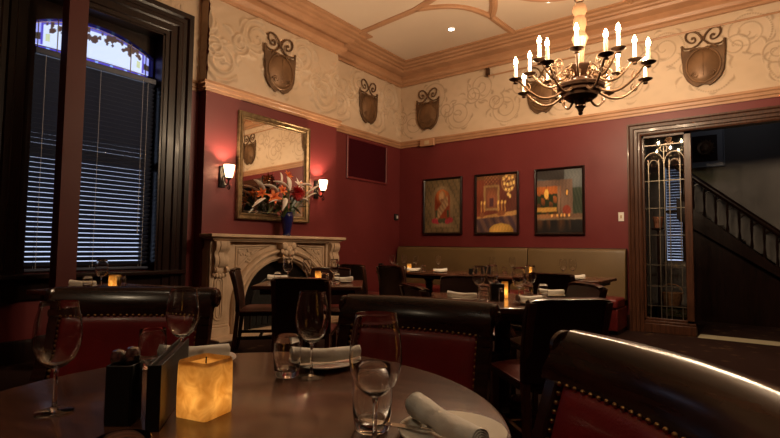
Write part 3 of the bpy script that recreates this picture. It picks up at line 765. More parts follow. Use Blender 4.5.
sh0 = make_shield(); sh0.location = (.63, -.012, 3.565); sh0['label'] = 'bronze scroll-topped shield on the back wall frieze, next to the corner'
SG = 'bronze shields on the plaster frieze'
dup(sh0, (2.72, -.012, 3.54), 0, 'bronze scroll-topped shield behind the chandelier', SG)
dup(sh0, (4.825, -.012, 3.56), 0, 'large bronze scroll-topped shield above the leaded glass doorway', SG)
dup(sh0, (BP + .022, -3.05, 3.555), PI / 2, 'bronze scroll-topped shield on the chimney breast above the mirror', SG, (1.12, 1, 1.06))
dup(sh0, (.012, -.975, 3.565), PI / 2, 'bronze scroll-topped shield on the left wall between chimney breast and corner', SG)

# ------------------------------------------------------------------ small wall things
g = thing('wall_grille', 'dark red cloth-covered square grille with moulded frame on the left wall', 'grille', (0, -.945, 2.55))
MB().span((0, -.50, -.315), (.012, .50, .315)).build('cloth_panel', 'grille', g)
rings = []
for (sy, sz) in ((-1, -1), (-1, 1), (1, 1), (1, -1)):
    rings.append([P(x, sy * (.54 - o), sz * (.355 - o)) for o, x in ((0, 0), (0, .018), (.012, .026), (.03, .026), (.042, .012), (.042, 0))])
MB().rings(rings, closed=True).build('frame', 'red', g, ang=25)
t = thing('thermostat', 'small black wall thermostat with pale face near the room corner', 'thermostat', (0, -.115, 1.58))
MB().span((-.004, -.05, 0), (.03, .05, .115)).build('housing', 'black', t, bevel=.006); MB().span((.03, -.012, .03), (.034, .03, .085)).build('display', 'plastic', t)
t = thing('light_switch', 'white light switch plate on the red wall beside the doorway', 'light switch', (3.82, 0, 1.545))
MB().span((-.036, -.010, -.062), (.036, 0, .062)).build('plate', 'plastic', t, bevel=.004); MB().span((-.012, -.016, -.022), (.012, -.009, .022)).build('rocker', 'beige', t, bevel=.003)
t = thing('motion_sensor', 'small beige sensor box on the picture rail near the corner', 'sensor', (.66, -.050, 2.955))
MB().span((-.15, -.055, -.065), (.15, .0, .06)).build('housing', 'trim', t, bevel=.012); MB().span((-.05, -.062, -.04), (.05, -.05, .03)).build('lens', 'beige', t, bevel=.01)
t = thing('conduit_pipe', 'thin pale conduit running along the top of the back frieze under the cornice', 'pipe', (0, 0, 0))
MB().tube([(1.82, -.056, 3.93), (6.3, -.056, 3.93)], .013, 8).build('tube', 'trim', t)
b = MB(); b.span((1.79, -.075, 3.95), (1.85, -.026, 4.06)); b.span((1.80, -.08, 3.915), (1.84, -.026, 3.95)); b.build('bracket', 'bronzedark', t, bevel=.005)
for k, (x, y) in enumerate([(1.67, -.99), (3.17, -.98), (6.6, -1.4), (3.2, -8.6), (5.9, -8.6), (2.0, -7.6), (7.9, -7.2)]):  # first two are seen; the others are added out of view as fill
    t = thing('downlight', ['lit recessed ceiling downlight nearest the room corner', 'lit recessed ceiling downlight left of the chandelier stem'][k] if k < 2 else 'added fill downlight in the ceiling, out of view', 'ceiling light', (x, y, ZC), group='recessed downlights')
    MB().lathe([(.062, 0), (.062, -.008), (.045, -.006), (.043, -.001)], 24, cap=False).build('trim_ring', 'plastic', t)
    MB().lathe([(0, -.004), (.043, -.004), (.043, -.002), (0, -.002)], 24).build('lens', 'lamp', t)
    light('downlight_beam', (0, 0, -.03), [22, 22, 12, 46, 70, 10, 34][k], (1., .76, .48), .04, t, 'SPOT', spot_size=math.radians(95), spot_blend=.7)

# ------------------------------------------------------------------ paintings
def frame_picture(name, label, x0, x1, z0, z1, fn, y=0., cat='picture', wf='casing', nu=100, nv=136, fr=.035, parent_group='framed paintings on the back wall', lean=0.):
    t = thing(name, label, cat, ((x0 + x1) / 2, y, (z0 + z1) / 2), group=parent_group); hx, hz = (x1 - x0) / 2, (z1 - z0) / 2
    rings = []
    for (sx, sz) in ((-1, -1), (-1, 1), (1, 1), (1, -1)):
        rings.append([P(sx * (hx - o), -q, sz * (hz - o)) for o, q in ((0, 0), (0, .045), (.008, .05), (fr * .6, .045), (fr, .03), (fr, 0))])
    MB().rings(rings, closed=True).build('frame', wf, t, ang=25)
    paint_mesh('canvas', fn, nu, nv, lambda u, v: Vector(((hx - fr) * (2 * u - 1), -.022, (hz - fr) * (2 * v - 1))), 'picture', t)
    return t
def painterly(fn, seed):
    rq = random.Random(seed); ph = [rq.uniform(0, 6.28) for _ in range(8)]; js = [(rq.uniform(-.011, .011), rq.uniform(-.011, .011)) for _ in range(7)]
    def g(u, v):
        wu = .0025 * math.sin(v * 31 + ph[0]) + .002 * math.sin(u * 57 + v * 23 + ph[1]); wv = .0025 * math.sin(u * 37 + ph[2]) + .002 * math.sin(v * 61 - u * 19 + ph[3])
        acc = [0., 0., 0.]
        for (du, dv) in js:
            cc = fn(min(1, max(0, u + wu + du)), min(1, max(0, v + wv + dv)))
            for k in range(3): acc[k] += cc[k] / 7
        m_ = 1 + .16 * math.sin(u * 83 + ph[4] + 3 * math.sin(v * 41)) * math.sin(v * 71 + ph[5]) + .18 * math.sin(u * 9 + ph[6]) * math.sin(v * 11 + ph[7])
        return tuple(min(1., x * m_ * 1.12) for x in acc)
    return g
def mixc(a, b, k): k = max(0., min(1., k)); return tuple(p + (q - p) * k for p, q in zip(a, b))
def blob(u, v, x, y, rx, ry): return max(0., 1 - ((u - x) / rx) ** 2 - ((v - y) / ry) ** 2)
rn = random.Random(2)
def col1(u, v):     # statue in a stone niche with flowers
    c = mixc((.16, .11, .055), (.09, .065, .03), (math.sin(u * 40 + int(v * 14) * 2) > .7) or (v * 14 % 1 < .1))
    dx = abs(u - .5); ztop = .66 + math.sqrt(max(0, .30 ** 2 - dx ** 2)) * .72
    if dx < .30 and .10 < v < ztop: c = mixc((.23, .165, .09), (.17, .12, .06), dx * 3)
    zt = .64 + math.sqrt(max(0, .215 ** 2 - dx ** 2)) * .8
    if dx < .215 and .20 < v < zt: c = mixc((.20, .035, .012), (.45, .13, .03), blob(u, v, .5, .72, .2, .2) * 1.2)
    if blob(u, v, .5, .67, .10, .12) > 0: c = mixc((.22, .11, .05), (.50, .30, .15), blob(u, v, .48, .68, .10, .12))
    if blob(u, v, .5, .61, .05, .02) > 0: c = (.20, .08, .04)
    if abs(v - .46 - (u - .5) * .9) < .10 and dx < .17: c = mixc((.20, .12, .06), (.36, .23, .12), .5 + .5 * math.sin(u * 60 + v * 50))
    for (x, y) in ((.27, .22), (.36, .20), (.45, .22), (.56, .22), (.65, .20), (.74, .23)):
        if blob(u, v, x, y, .07, .05) > 0: c = (.32, .03, .045) if x < .4 or x > .6 else (.05, .06, .03)
    for x in (.33, .66):
        if abs(u - x) < .03 and .28 < v < .42: c = (.04, .06, .03)
    return c
def col2(u, v):     # candle-lit room with mirror, mantel and chandelier
    c = mixc((.22, .05, .025), (.09, .035, .03), u * .9 + .1 * math.sin(v * 9))
    if v > .93: c = (.16, .07, .03)
    if .18 < u < .58 and .38 < v < .83: c = (.34, .21, .09)
    if .23 < u < .53 and .42 < v < .79: c = mixc((.15, .06, .03), (.30, .10, .05), blob(u, v, .38, .6, .2, .25))
    if .33 < u < .43 and .45 < v < .6: c = (.08, .03, .04)
    for x in (.12, .20, .55, .64, .72):
        if abs(u - x) < .012 and .36 < v < .50: c = (.55, .28, .08)
        if blob(u, v, x, .52, .022, .035) > 0: c = (1., .62, .18)
    if v < .27 + .10 * u and v > .24 + .05 * u: c = (.48, .26, .09)
    if v <= .24 + .05 * u: c = mixc((.06, .035, .05), (.15, .08, .06), .5 + .5 * math.sin(u * 30 + v * 20))
    if blob(u, v, .62, .02, .30, .13) > 0: c = mixc((.40, .22, .04), (.65, .38, .09), blob(u, v, .6, .05, .3, .13))
    if blob(u, v, .13, .30, .06, .05) > 0 or blob(u, v, .62, .33, .10, .05) > 0: c = (.35, .09, .04) if int(u * 60) % 2 else (.12, .08, .03)
    for (x, y) in ((.68, .93), (.75, .97), (.82, .93), (.90, .95), (.70, .84), (.78, .82), (.86, .84), (.94, .85), (.74, .74), (.82, .72), (.89, .75), (.80, .65), (.84, .62)):
        if blob(u, v, x, y, .028, .032) > 0: c = (1., .66, .22)
    for k in range(3):
        if abs(math.hypot(u - .80, (v - .85) * 1.1) - .06 - k * .05) < .008: c = (.45, .24, .08)
    if v > .84 and .2 < u < .56 and math.sin(u * 70) * math.sin(v * 90) > .3: c = (.36, .15, .07)
    return c
def col3(u, v):     # villa terrace at dusk by dark water
    c = mixc((.06, .075, .085), (.13, .14, .14), blob(u, v, .8, .9, .4, .3))
    if u < .62 and v > .84 + (u - .3) * -.10 and v > .80: c = (.035, .03, .028)
    if v < .84 and u < .80: c = mixc((.20, .125, .085), (.13, .08, .06), v)
    if .80 <= u and v < .7: c = mixc((.025, .04, .025), (.05, .06, .04), .5 + .5 * math.sin(u * 90 + v * 30))
    if u < .54 and .28 < v < .74:
        c = mixc((.10, .04, .018), (.42, .12, .03), blob(u, v, .25, .68, .4, .25) * 1.1)
        if v < .62 and math.sin(u * 34) * math.sin(v * 26 + u * 9) > -.1: c = (.022, .035, .016)
        if abs(u - .5) < .03: c = (.22, .13, .08)
    if blob(u, v, .22, .62, .05, .08) > 0: c = (1., .55, .12)
    if abs(u - .22) < .006 and v > .68 and v < .76: c = (.05, .03, .02)
    if u < .45 and .33 < v < .40: c = (.55, .30, .07)
    if blob(u, v, .68, .63, .035, .06) > 0: c = (.9, .48, .12) if blob(u, v, .68, .63, .02, .045) > 0 else (.03, .02, .015)
    if blob(u, v, .67, .34, .09, .09) > 0: c = (.26, .05, .03)
    if v < .29 and v > .22: c = mixc((.14, .08, .05), (.30, .14, .06), u < .5)
    for x in (.34, .46, .55, .62, .72):
        if blob(u, v, x, .27, .022, .025) > 0: c = (.95, .5, .15)
    if v <= .22: c = mixc((.015, .014, .014), (.11, .05, .022), (math.sin(u * 26) * .5 + .5) * (v / .22) * (.4 < u < .75 or u < .3))
    if .2 < v < .225: c = (.20, .14, .09)
    return c
frame_picture('framed_painting', 'framed painting of a niche with a serene statue, leftmost of three on the back wall', .55, 1.33, 1.315, 2.305, painterly(col1, 1))
frame_picture('framed_painting', 'framed painting of a candlelit room with chandelier, middle of three on the back wall', 1.575, 2.34, 1.312, 2.305, painterly(col2, 2))
frame_picture('framed_painting', 'framed painting of a lit villa terrace at dusk, rightmost of three on the back wall', 2.60, 3.34, 1.300, 2.308, painterly(col3, 3))
def lion_bg(u, v): return mixc((.10, .07, .05), (.06, .045, .035), v)
lp = frame_picture('framed_relief', 'pale-matted framed relief of a lion head in the hall beyond the doorway', 4.40, 4.93, 2.43, 3.05, lambda u, v: (.30, .31, .34), HB, wf='matboard', fr=.02, parent_group='hall pictures')
MB().span((-.17, -.03, -.21), (.17, -.024, .21)).build('backing', 'brown', lp)
b = MB(); b.ball((0, -.05, 0), .075, 16, (1, .6, 1.15)); b.ball((0, -.09, -.035), .038, 12, (1, .7, .85)); b.ball((0, -.105, -.025), .016, 8); b.tube([(-.03, -.09, -.06), (0, -.105, -.055), (.03, -.09, -.06)], .006, 6)
for s_ in (-1, 1): b.ball((s_ * .03, -.088, .02), .012, 8); b.ball((s_ * .055, -.05, .08), .022, 8); b.tube([(s_ * .012, -.095, .03), (s_ * .045, -.085, .042)], .008, 6)
b.build('lion_face', 'shieldlight', lp)
b = MB()
for k in range(26):
    a = 2 * PI * k / 26; r_ = .12 + .02 * (k % 2); b.tube([(.06 * math.cos(a), -.05, .065 * math.sin(a)), (.095 * math.cos(a + .1), -.06, .10 * math.sin(a + .1)), (r_ * math.cos(a + .25), -.035, r_ * 1.1 * math.sin(a + .25))], [.02, .02, .006], 6)
b.build('lion_mane', 'shieldlight', lp)
# hall pot and basket
t = thing('pot_stand', 'dark slim stand behind the leaded glass holding a small pot', 'stand', (4.21, .42, 0))
MB().lathe([(.12, 0), (.12, .02), (.02, .04), (.018, 1.36), (.09, 1.38), (.09, 1.40), (0, 1.40)], 16).build('column', 'casing', t)
t = thing('plant_pot', 'small terracotta pot seen through the leaded glass panel', 'pot', (4.21, .42, 1.401))
MB().lathe([(0, 0), (.045, 0), (.065, .13), (.072, .13), (.072, .155), (.058, .155), (.05, .12), (0, .1)], 20).build('body', 'terracotta', t)
t = thing('low_bench', 'low dark bench in the hall under the basket', 'bench', (4.31, .78, 0))
MB().span((-.25, -.17, .26), (.25, .17, .30)).build('top', 'casing', t, bevel=.005)
for sx in (-1, 1):
    for sy in (-1, 1): MB().span((sx * .22 - .02, sy * .14 - .02, 0), (sx * .22 + .02, sy * .14 + .02, .26)).build('leg', 'casing', t)
t = thing('wicker_basket', 'brown wicker basket behind the foot of the leaded glass panel', 'basket', (4.31, .78, .301))
MB().lathe([(0, 0), (.11, 0), (.15, .16), (.155, .18), (.14, .18), (.10, .02), (0, .02)], 20).build('body', 'wicker', t)
MB().tube([(.145 * math.cos(a), 0, .17 + .13 * math.sin(a)) for a in [PI * i / 14 for i in range(15)]], .008, 6).build('handle', 'wicker', t)
# ------------------------------------------------------------------ banquette along the back wall
bq = thing('banquette', 'long olive-backed banquette with red leather seat along the back wall', 'banquette', (0, -.035, 0))
for (x0, x1) in ((.06, 2.515), (2.528, 3.895)):
    b = MB(); prof = [(-.03, .40), (-.16, .42), (-.145, .70), (-.115, 1.04), (-.10, 1.082), (-.075, 1.096), (-.03, 1.096)]
    n = 10; rings = []
    for i in range(n + 1):
        q = i / n; x = x0 + (x1 - x0) * q; ins = .012 if i in (0, n) else 0
        rings.append([Vector((x, y + (ins if y < -.05 else 0), z)) for y, z in prof])
    b.rings(rings); b.build('back_panel', 'olive', bq, ang=50, bevel=.008)
for (x0, x1) in ((.06, 2.515), (2.528, 3.895)):
    MB().span((x0, -.60, .33), (x1, -.15, .46)).build('seat_cushion', 'benchleather', bq, bevel=.03)
MB().span((.06, -.575, .05), (3.89, -.03, .33)).build('seat_base', 'benchleather', bq, bevel=.01)
MB().span((.06, -.54, 0), (3.88, -.03, .05)).build('plinth', 'casing', bq)
MB().span((.055, -.035, .3), (3.90, -.0, 1.105)).build('backboard', 'casing', bq, bevel=.005)

# ------------------------------------------------------------------ tables
def rect_table(w_, d_, label, loc, rz):
    t = thing('dining_table', label, 'table', (*loc, 0), rz)
    MB().span((-w_ / 2, -d_ / 2, .715), (w_ / 2, d_ / 2, .75)).build('tabletop', 'tabletop', t, bevel=.008)
    MB().span((-w_ / 2 + .06, -d_ / 2 + .06, .67), (w_ / 2 - .06, d_ / 2 - .06, .715)).build('apron', 'wood', t)
    MB().lathe([(.10, .05), (.07, .09), (.05, .14), (.06, .30), (.05, .50), (.055, .62), (.11, .67)], 20).build('pedestal', 'wood', t)
    for k in range(4):
        a = k * PI / 2 + PI / 4; c, s_ = math.cos(a), math.sin(a)
        MB().tube([(c * .04, s_ * .04, .085), (c * .18, s_ * .18, .07), (c * .30, s_ * .30, .025), (c * .33, s_ * .33, .025)], [.04, .035, .025, .025], 8).build('foot', 'wood', t)
    return t
TM = (4.0, -4.3); AM = math.radians(35)
TF = (2.05, -4.15); AF = math.radians(40)
rect_table(.9, .9, 'square dark table in mid-room set with black caddy, candle and wine glasses', TM, AM)
rect_table(.93, .8, 'dark table set for dinner in front of the fireplace', TF, AF)
rect_table(1.25, .86, 'dark table at the corner end of the banquette, with a lit candle', (1.60, -1.45), 0)
rect_table(.78, .80, 'dark table before the middle of the banquette, behind the mid-room table', (2.74, -1.42), 0)
rect_table(.80, .80, 'reddish table at the doorway end of the banquette', (3.58, -1.42), 0)
rect_table(.80, .75, 'dark table under the tall window with a lit candle', (1.42, -5.62), math.radians(20))
CT = (4.49, -6.73)
t = thing('round_table', 'large round polished wooden table in the foreground', 'table', (*CT, 0), math.radians(20))
MB().lathe([(0, .712), (.555, .712), (.572, .72), (.576, .732), (.572, .744), (.560, .75), (0, .75)], 96).build('tabletop', 'tabletop', t, ang=30)
MB().lathe([(.15, .03), (.16, .06), (.09, .10), (.06, .16), (.08, .30), (.06, .45), (.07, .60), (.14, .68), (.30, .712)], 28).build('pedestal', 'wood', t)
MB().lathe([(.18, 0), (.19, .02), (.175, .045), (0, .05)], 32).build('base', 'wood', t)

# ------------------------------------------------------------------ wooden dining chairs (local +y = where the sitter faces)
def make_chair(label, loc, rz):
    t = thing('dining_chair', label, 'chair', loc, rz, 'dark wooden dining chairs')
    MB().span((-.21, -.20, .40), (.21, .22, .44)).build('seat_frame', 'wood', t, bevel=.005)
    b = MB(); b.grid(lambda u, v: Vector(((u - .5) * .42, -.195 + v * .42, .442 + .035 * (1 - (2 * u - 1) ** 6) * (1 - (2 * v - 1) ** 6))), 14, 14)
    b.span((-.21, -.195, .435), (.21, .225, .445)); b.build('seat', 'seatleather', t, ang=60)
    for s_ in (-1, 1):
        MB().rings([[Vector((s_ * .19 + a * w_, .195 + c * w_, z)) for a, c in ((-1, -1), (1, -1), (1, 1), (-1, 1))] for z, w_ in ((0, .014), (.40, .021))]).build('leg', 'woodlight', t, bevel=.003)
        pts = [(0, -.255), (.15, -.225), (.42, -.20), (.55, -.205), (.70, -.235), (.835, -.275)]
        MB().rings([[Vector((s_ * .197 + a, y + c, z)) for a, c in ((-.018, -.02), (.018, -.02), (.018, .02), (-.018, .02))] for z, y in pts]).build('rear_post', 'woodlight', t, bevel=.004)
        MB().span((s_ * .19 - .011, -.21, .17), (s_ * .19 + .011, .19, .20)).build('stretcher', 'wood', t)
    MB().span((-.19, .0, .172), (.19, .022, .198)).build('stretcher', 'wood', t)
    def back(u, v):
        z = .445 + v * .40; y = -.203 - .075 * max(0, (v - .2)) ** 1.4; x = (u - .5) * .44; c = .018 * (1 - (2 * u - 1) ** 2)
        if v > .93: x *= 1 - .04 * ((v - .93) / .07)
        return Vector((x, y - c, z - .012 * (abs(2 * u - 1) ** 6) * (v > .9)))
    b = MB(); nu, nv = 14, 12; th = .019
    fr = [[back(i / nu, j / nv) for j in range(nv + 1)] for i in range(nu + 1)]
    b.grid(lambda u, v: back(u, v) + Vector((0, th, 0)), nu, nv); b.grid(lambda u, v: back(u, v) - Vector((0, th, 0)), nu, nv)
    edge = [(i / nu, 0) for i in range(nu)] + [(1, j / nv) for j in range(nv)] + [(1 - i / nu, 1) for i in range(nu)] + [(0, 1 - j / nv) for j in range(nv)]
    b.rings([[back(*e) + Vector((0, th, 0)), back(*e) - Vector((0, th, 0))] for e in edge + edge[:1]], cap=False)
    bmesh.ops.remove_doubles(b.bm, verts=b.bm.verts, dist=1e-5)
    b.build('backrest', 'brown', t, ang=50, bevel=.006)
    b = MB(); b.rings([[back(u, 1) + Vector((0, a, c)) for a, c in ((.022, -.012), (.024, .006), (0, .014), (-.024, .006), (-.022, -.012))] for u in [i / 14 for i in range(15)]])
    b.build('crest_rail', 'wood', t)
    return t
def chair_spot(back_xy, f):     # middle of the top of the back, facing
    f = Vector(f).normalized(); return (back_xy[0] + f.x * .275, back_xy[1] + f.y * .275, 0), facing(f.x, f.y)
CG = 'dark wooden dining chairs'
l, r = chair_spot((2.675, -4.87), (-.58, .815))
ch = make_chair('dark chair seen from behind at the near side of the fireplace table', l, r)
for xy, f, lab in [
    ((4.64, -4.945), (-.74, .67), 'dark chair with red seat at the near right corner of the mid-room table'),
    ((1.10, -4.33), (.68, .73), 'red-brown chair seen side-on in front of the fireplace pilaster'),
    ((1.60, -3.44), (.60, -.80), 'dark chair on the far side of the fireplace table, behind its candle'),
    ((1.63, -2.42), (.05, 1), 'dark chair at the corner banquette table, right of its pair'),
    ((1.06, -2.50), (.05, 1), 'dark chair at the corner banquette table, left of its pair'),
    ((3.36, -3.62), (.57, -.82), 'dark chair on the far side of the mid-room table behind its left napkin'),
    ((3.76, -2.68), (-.1, 1), 'dark chair seen from behind at the doorway-end banquette table'),
    ((4.41, -3.80), (-.72, -.69), 'dark leather-backed chair with a bright sheen at the right side of the mid-room table'),
    ((3.62, -4.80), (.60, .80), 'dark chair at the left side of the mid-room table, its top rail sloping in view')]:
    l, r = chair_spot(xy, f); dup(ch, l, r, lab, CG)

# ------------------------------------------------------------------ club chairs: rolled crest, leather panel, nailheads
def make_club(label, loc, rz):
    t = thing('club_chair', label, 'chair', loc, rz, 'oxblood leather club chairs round the foreground table')
    HWD = .31
    def yb(x, z):     # back surface: hollow towards the sitter, raked, sweeping forward at the foot
        return -.235 - .055 * (1 - (x / HWD) ** 2) - .27 * (z - .46) + .10 * max(0, .52 - z)
    xs = [-HWD + 2 * HWD * i / 24 for i in range(25)]
    prof = [(.030, .772), (.033, .80), (.022, .835), (.010, .862), (-.006, .882), (-.028, .888), (-.050, .878), (-.060, .855), (-.056, .825), (-.035, .800), (-.020, .772)]
    crest = MB().rings([[Vector((x, yb(x, z) + d, z)) for d, z in prof] for x in xs]).build('crest_rail', 'wood', t, ang=50)
    for s_ in (-1, 1):
        x = s_ * HWD
        b = MB(); b.lathe([(.0, -.014), (.030, -.014), (.040, -.008), (.040, .008), (.030, .014), (.012, .014), (.010, .02), (0, .021)], 20, Matrix.Translation((x + s_ * .004, yb(x, .845) - .018, .845)) @ Matrix.Rotation(s_ * PI / 2, 4, 'Y'))
        b.build('scroll_end', 'wood', crest)
        x = s_ * .285; pts = [(.775, .0, .028), (.68, .004, .026), (.58, .006, .025), (.50, .02, .027), (.44, .06, .030), (.40, .13, .032), (.375, .24, .030)]
        MB().rings([[Vector((x + a * .024, yb(x, z) + dy + c * w_, z + (c * -.6 * w_ if dy > .03 else 0))) for a, c in ((-1, -1), (1, -1), (1, 1), (-1, 1))] for z, dy, w_ in pts]).build('stile', 'wood', t, bevel=.007, ang=50)
        MB().rings([[Vector((s_ * (.26 + dx) + a * w_, y + c * w_, z)) for a, c in ((-1, -1), (1, -1), (1, 1), (-1, 1))] for z, y, dx, w_ in ((0, -.37, .01, .018), (.2, -.29, 0, .021), (.40, -.20, 0, .026))]).build('leg', 'wood', t, bevel=.004)
        MB().rings([[Vector((s_ * .245 + a * w_, .225 + c * w_, z)) for a, c in ((-1, -1), (1, -1), (1, 1), (-1, 1))] for z, w_ in ((0, .016), (.34, .026))]).build('leg', 'wood', t, bevel=.004)
    pw = .262
    for fs, nm in ((1, 'leather_panel'), (-1, 'rear_leather_panel')):
        b = MB(); b.grid(lambda u, v: Vector(((u - .5) * 2 * pw, yb((u - .5) * 2 * pw, .43 + v * .348) + fs * (.012 + .028 * ((1 - (2 * u - 1) ** 8) * (1 - (2 * v - 1) ** 8)) ** .5), .43 + v * .348)), 28, 20)
        pn_ = b.build(nm, 'leather', t, ang=80); panel = pn_ if fs == 1 else panel
    b = MB(); b.rings([[Vector((x * .85, yb(x * .85, z) + d, z)) for d, z in ((.011, .43), (.011, .775), (-.011, .775), (-.011, .43))] for x in xs]); b.build('back_frame', 'wood', t)
    b = MB(); pos = [(-.255 + .51 * i / 22, .771) for i in range(23)] + [(s_ * .258, .748 - .021 * i) for s_ in (-1, 1) for i in range(15)]
    for x, z in pos: b.ball((x, yb(x, z) + .030 - (.0 if z > .77 else .006), z), .0062, 8)
    b.build('nailhead_trim', 'brass', panel)
    b = MB(); b.grid(lambda u, v: Vector(((u - .5) * (.54 + .04 * v), -.24 + v * .50, .415 + .055 * ((1 - (2 * u - 1) ** 8) * (1 - (2 * v - 1) ** 8)) ** .5)), 22, 20)
    b.span((-.27, -.24, .40), (.27, .255, .417)); b.build('seat', 'leather', t, ang=80)
    MB().span((-.275, -.235, .335), (.275, .25, .40)).build('seat_frame', 'wood', t, bevel=.008)
    return t
def club_spot(mid, f):       # mid: middle of the crest
    f = Vector(f).normalized(); return (mid[0] + f.x * .385, mid[1] + f.y * .385, 0), facing(f.x, f.y)
l, r = club_spot((4.272, -5.70), (.23, -.97))
cl = make_club('red leather club chair across the round table, behind the tall wine glass', l, r)
l, r = club_spot((5.225, -6.27), (-.675, -.737)); dup(cl, l, r, 'dark wood and red leather club chair in the right foreground')
l, r = club_spot((3.165, -6.275), (.665, -.75)); dup(cl, l, r, 'red leather club chair at left below the window', scale=(1.10, 1, 1.012))

# ------------------------------------------------------------------ tableware
def make_wine_glass(label, loc, group):
    t = thing('wine_glass', label, 'wine glass', loc, 0, group)
    o = [(.006, .086), (.018, .092), (.032, .106), (.041, .128), (.0435, .150), (.041, .180), (.036, .205), (.0335, .2195)]
    i = [(r_ - .0012, z + .0008) for r_, z in o][::-1]
    MB().lathe(o + [(.0330, .2203), (.0323, .2198)] + i[1:-1] + [(.004, .0905), (0, .090)], 40, cap=False).build('bowl', 'glass', t, ang=60)
    MB().lathe([(.0, .003), (.009, .006), (.0045, .014), (.0036, .04), (.0036, .07), (.0048, .082), (.0072, .0885), (0, .0895)], 20).build('stem', 'glass', t, ang=60)
    MB().lathe([(0, 0), (.034, 0), (.035, .0012), (.030, .0028), (.014, .0045), (.006, .007), (0, .007)], 40).build('foot', 'glass', t, ang=40)
    return t
def make_tumbler(label, loc, group):
    t = thing('tumbler', label, 'glass', loc, 0, group)
    o = [(0, 0), (.027, 0), (.031, .004), (.0345, .03), (.0358, .055), (.035, .085), (.0335, .1045)]
    i = [(.0325, .1055), (.0320, .1045), (.0336, .085), (.0343, .055), (.0325, .03), (.026, .017), (0, .0155)]
    MB().lathe(o + i, 36).build('body', 'glass', t, ang=50); return t
def make_plate(label, loc, group):
    t = thing('side_plate', label, 'plate', loc, 0, group)
    MB().lathe([(0, .003), (.045, .003), (.05, 0), (.054, .003), (.092, .012), (.097, .014), (.096, .0165), (.089, .0155), (.056, .0075), (0, .0065)], 48).build('body', 'china', t, ang=50); return t
def make_napkin(label, loc, rz, group, ln=.20):
    t = thing('rolled_napkin', label, 'napkin', loc, rz, group)
    sp = []; n = 64
    for k in range(n + 1):
        a = k / n * 2 * PI * 3.72; sp.append((a, .007 + .0175 * k / n))
    b = MB(); N = 26; th = .0016; rq = random.Random(3); w_ = [rq.uniform(0, 6) for _ in range(6)]
    def ring(q):
        x = -ln / 2 + ln * q; s_ = (1 - .18 * q) * (1 + .06 * math.sin(q * 9 + w_[0])); out = []
        for sgn in (1, -1):
            seq = sp if sgn == 1 else sp[::-1]
            for a, r_ in seq:
                rr = (r_ + sgn * th * .5) * s_ * (1 + .045 * math.sin(a * 2 + q * 7 + w_[1]) + .02 * math.sin(a * 5 - q * 15))
                xx = x + (.010 * (r_ / .0245) * (1 if q > .5 else -1) * -.8 if q in (0, 1) else 0)
                out.append(Vector((xx, rr * math.cos(a), rr * math.sin(a) * .88 + .022 * (1 - .16 * q) + .003 * math.sin(q * 5 + w_[2]))))
        return out
    b.rings([ring(i / N) for i in range(N + 1)], cap=True)
    b.build('cloth', 'cloth', t, ang=75); return t
def make_knife(label, loc, rz, group):
    t = thing('table_knife', label, 'knife', loc, rz, group)
    b = MB(); b.rings([[Vector((x, -w_, z_)), Vector((x, w_ * .7, z_)), Vector((x, w_ * .7, z_ + .0012)), Vector((x, -w_, z_ + .002))] for x, w_, z_ in ((.0, .006, .004), (.05, .009, .004), (.09, .009, .004), (.115, .002, .004))]); b.build('blade', 'steel', t)
    b = MB(); b.tube([(-.10, 0, .006), (-.05, 0, .006), (.0, 0, .006)], [.0075, .006, .0045], 10, flat=.6); b.build('handle', 'steel', t); return t
def make_candle(label, loc, rz, group, s=1.):
    t = thing('wax_candle', label, 'candle', loc, rz, group)
    h, H = .039, .110
    b = MB(); n = 10
    def loop(r_, z): 
        out = []
        for (cx, cy, a0) in ((1, 1, 0), (-1, 1, 90), (-1, -1, 180), (1, -1, 270)):
            for k in range(4):
                a = math.radians(a0 + 30 * k); e = .007; out.append(Vector((cx * (r_ - e) + e * math.cos(a), cy * (r_ - e) + e * math.sin(a), z)))
        return out
    b.rings([loop(h * .985, 0), loop(h, .004), loop(h * 1.01, .06), loop(h * .99, H - .006), loop(h * .95, H)], cap=True)
    # hollow top: replace the top cap with a shallow well
    b.bm.faces.ensure_lookup_table(); top = max(b.bm.faces, key=lambda f: f.calc_center_median().z)
    r_ = bmesh.ops.inset_individual(b.bm, faces=[top], thickness=.010); bmesh.ops.translate(b.bm, verts=top.verts, vec=(0, 0, -.010))
    b.build('wax_body', 'wax', t, ang=45)
    b = MB(); b.tube([(0, 0, H - .012), (.001, 0, H + .003)], .0015, 6); b.build('wick', 'black', t)
    light('candle_glow', (0, 0, .042), .105, (1., .56, .20), .012, t)
    t.scale = (s, s, s); return t
def make_caddy(label, loc, rz, group):
    t = thing('condiment_caddy', label, 'caddy', loc, rz, group)
    h, w_ = .085, .022
    b = MB(); b.span((-w_, -w_, 0), (w_, w_, .005))
    for s_ in (-1, 1): b.span((s_ * w_ - .0025, -w_, 0), (s_ * w_ + .0025, w_, h)); b.span((-w_, s_ * w_ - .0025, 0), (w_, s_ * w_ + .0025, h))
    b.build('box', 'black', t, bevel=.001)
    return t
def make_shaker(label, loc, group):
    t = thing('shaker', label, 'shaker', loc, 0, group)
    MB().lathe([(0, 0), (.014, 0), (.0155, .004), (.0145, .045), (.012, .062), (0, .062)], 20).build('body', 'glass', t)
    MB().lathe([(.0125, .060), (.0135, .066), (.0135, .074), (.010, .082), (0, .085)], 20).build('cap', 'steel', t); return t
T0 = .7505
FT = 'place settings on the round foreground table'
wg = make_wine_glass('wine glass at the far edge of the round table, before the rolled napkin', (4.433, -6.431, T0), 'wine glasses')
tb = make_tumbler('short tumbler beside the far wine glass on the round table', (4.380, -6.467, T0), 'tumblers')
pl = make_plate('white side plate at the far side of the round table', (4.372, -6.325, T0), 'side plates')
nk = make_napkin('rolled white napkin on the far plate of the round table', (4.375, -6.325, T0 + .0135), math.atan2(.85, .52), 'rolled napkins')
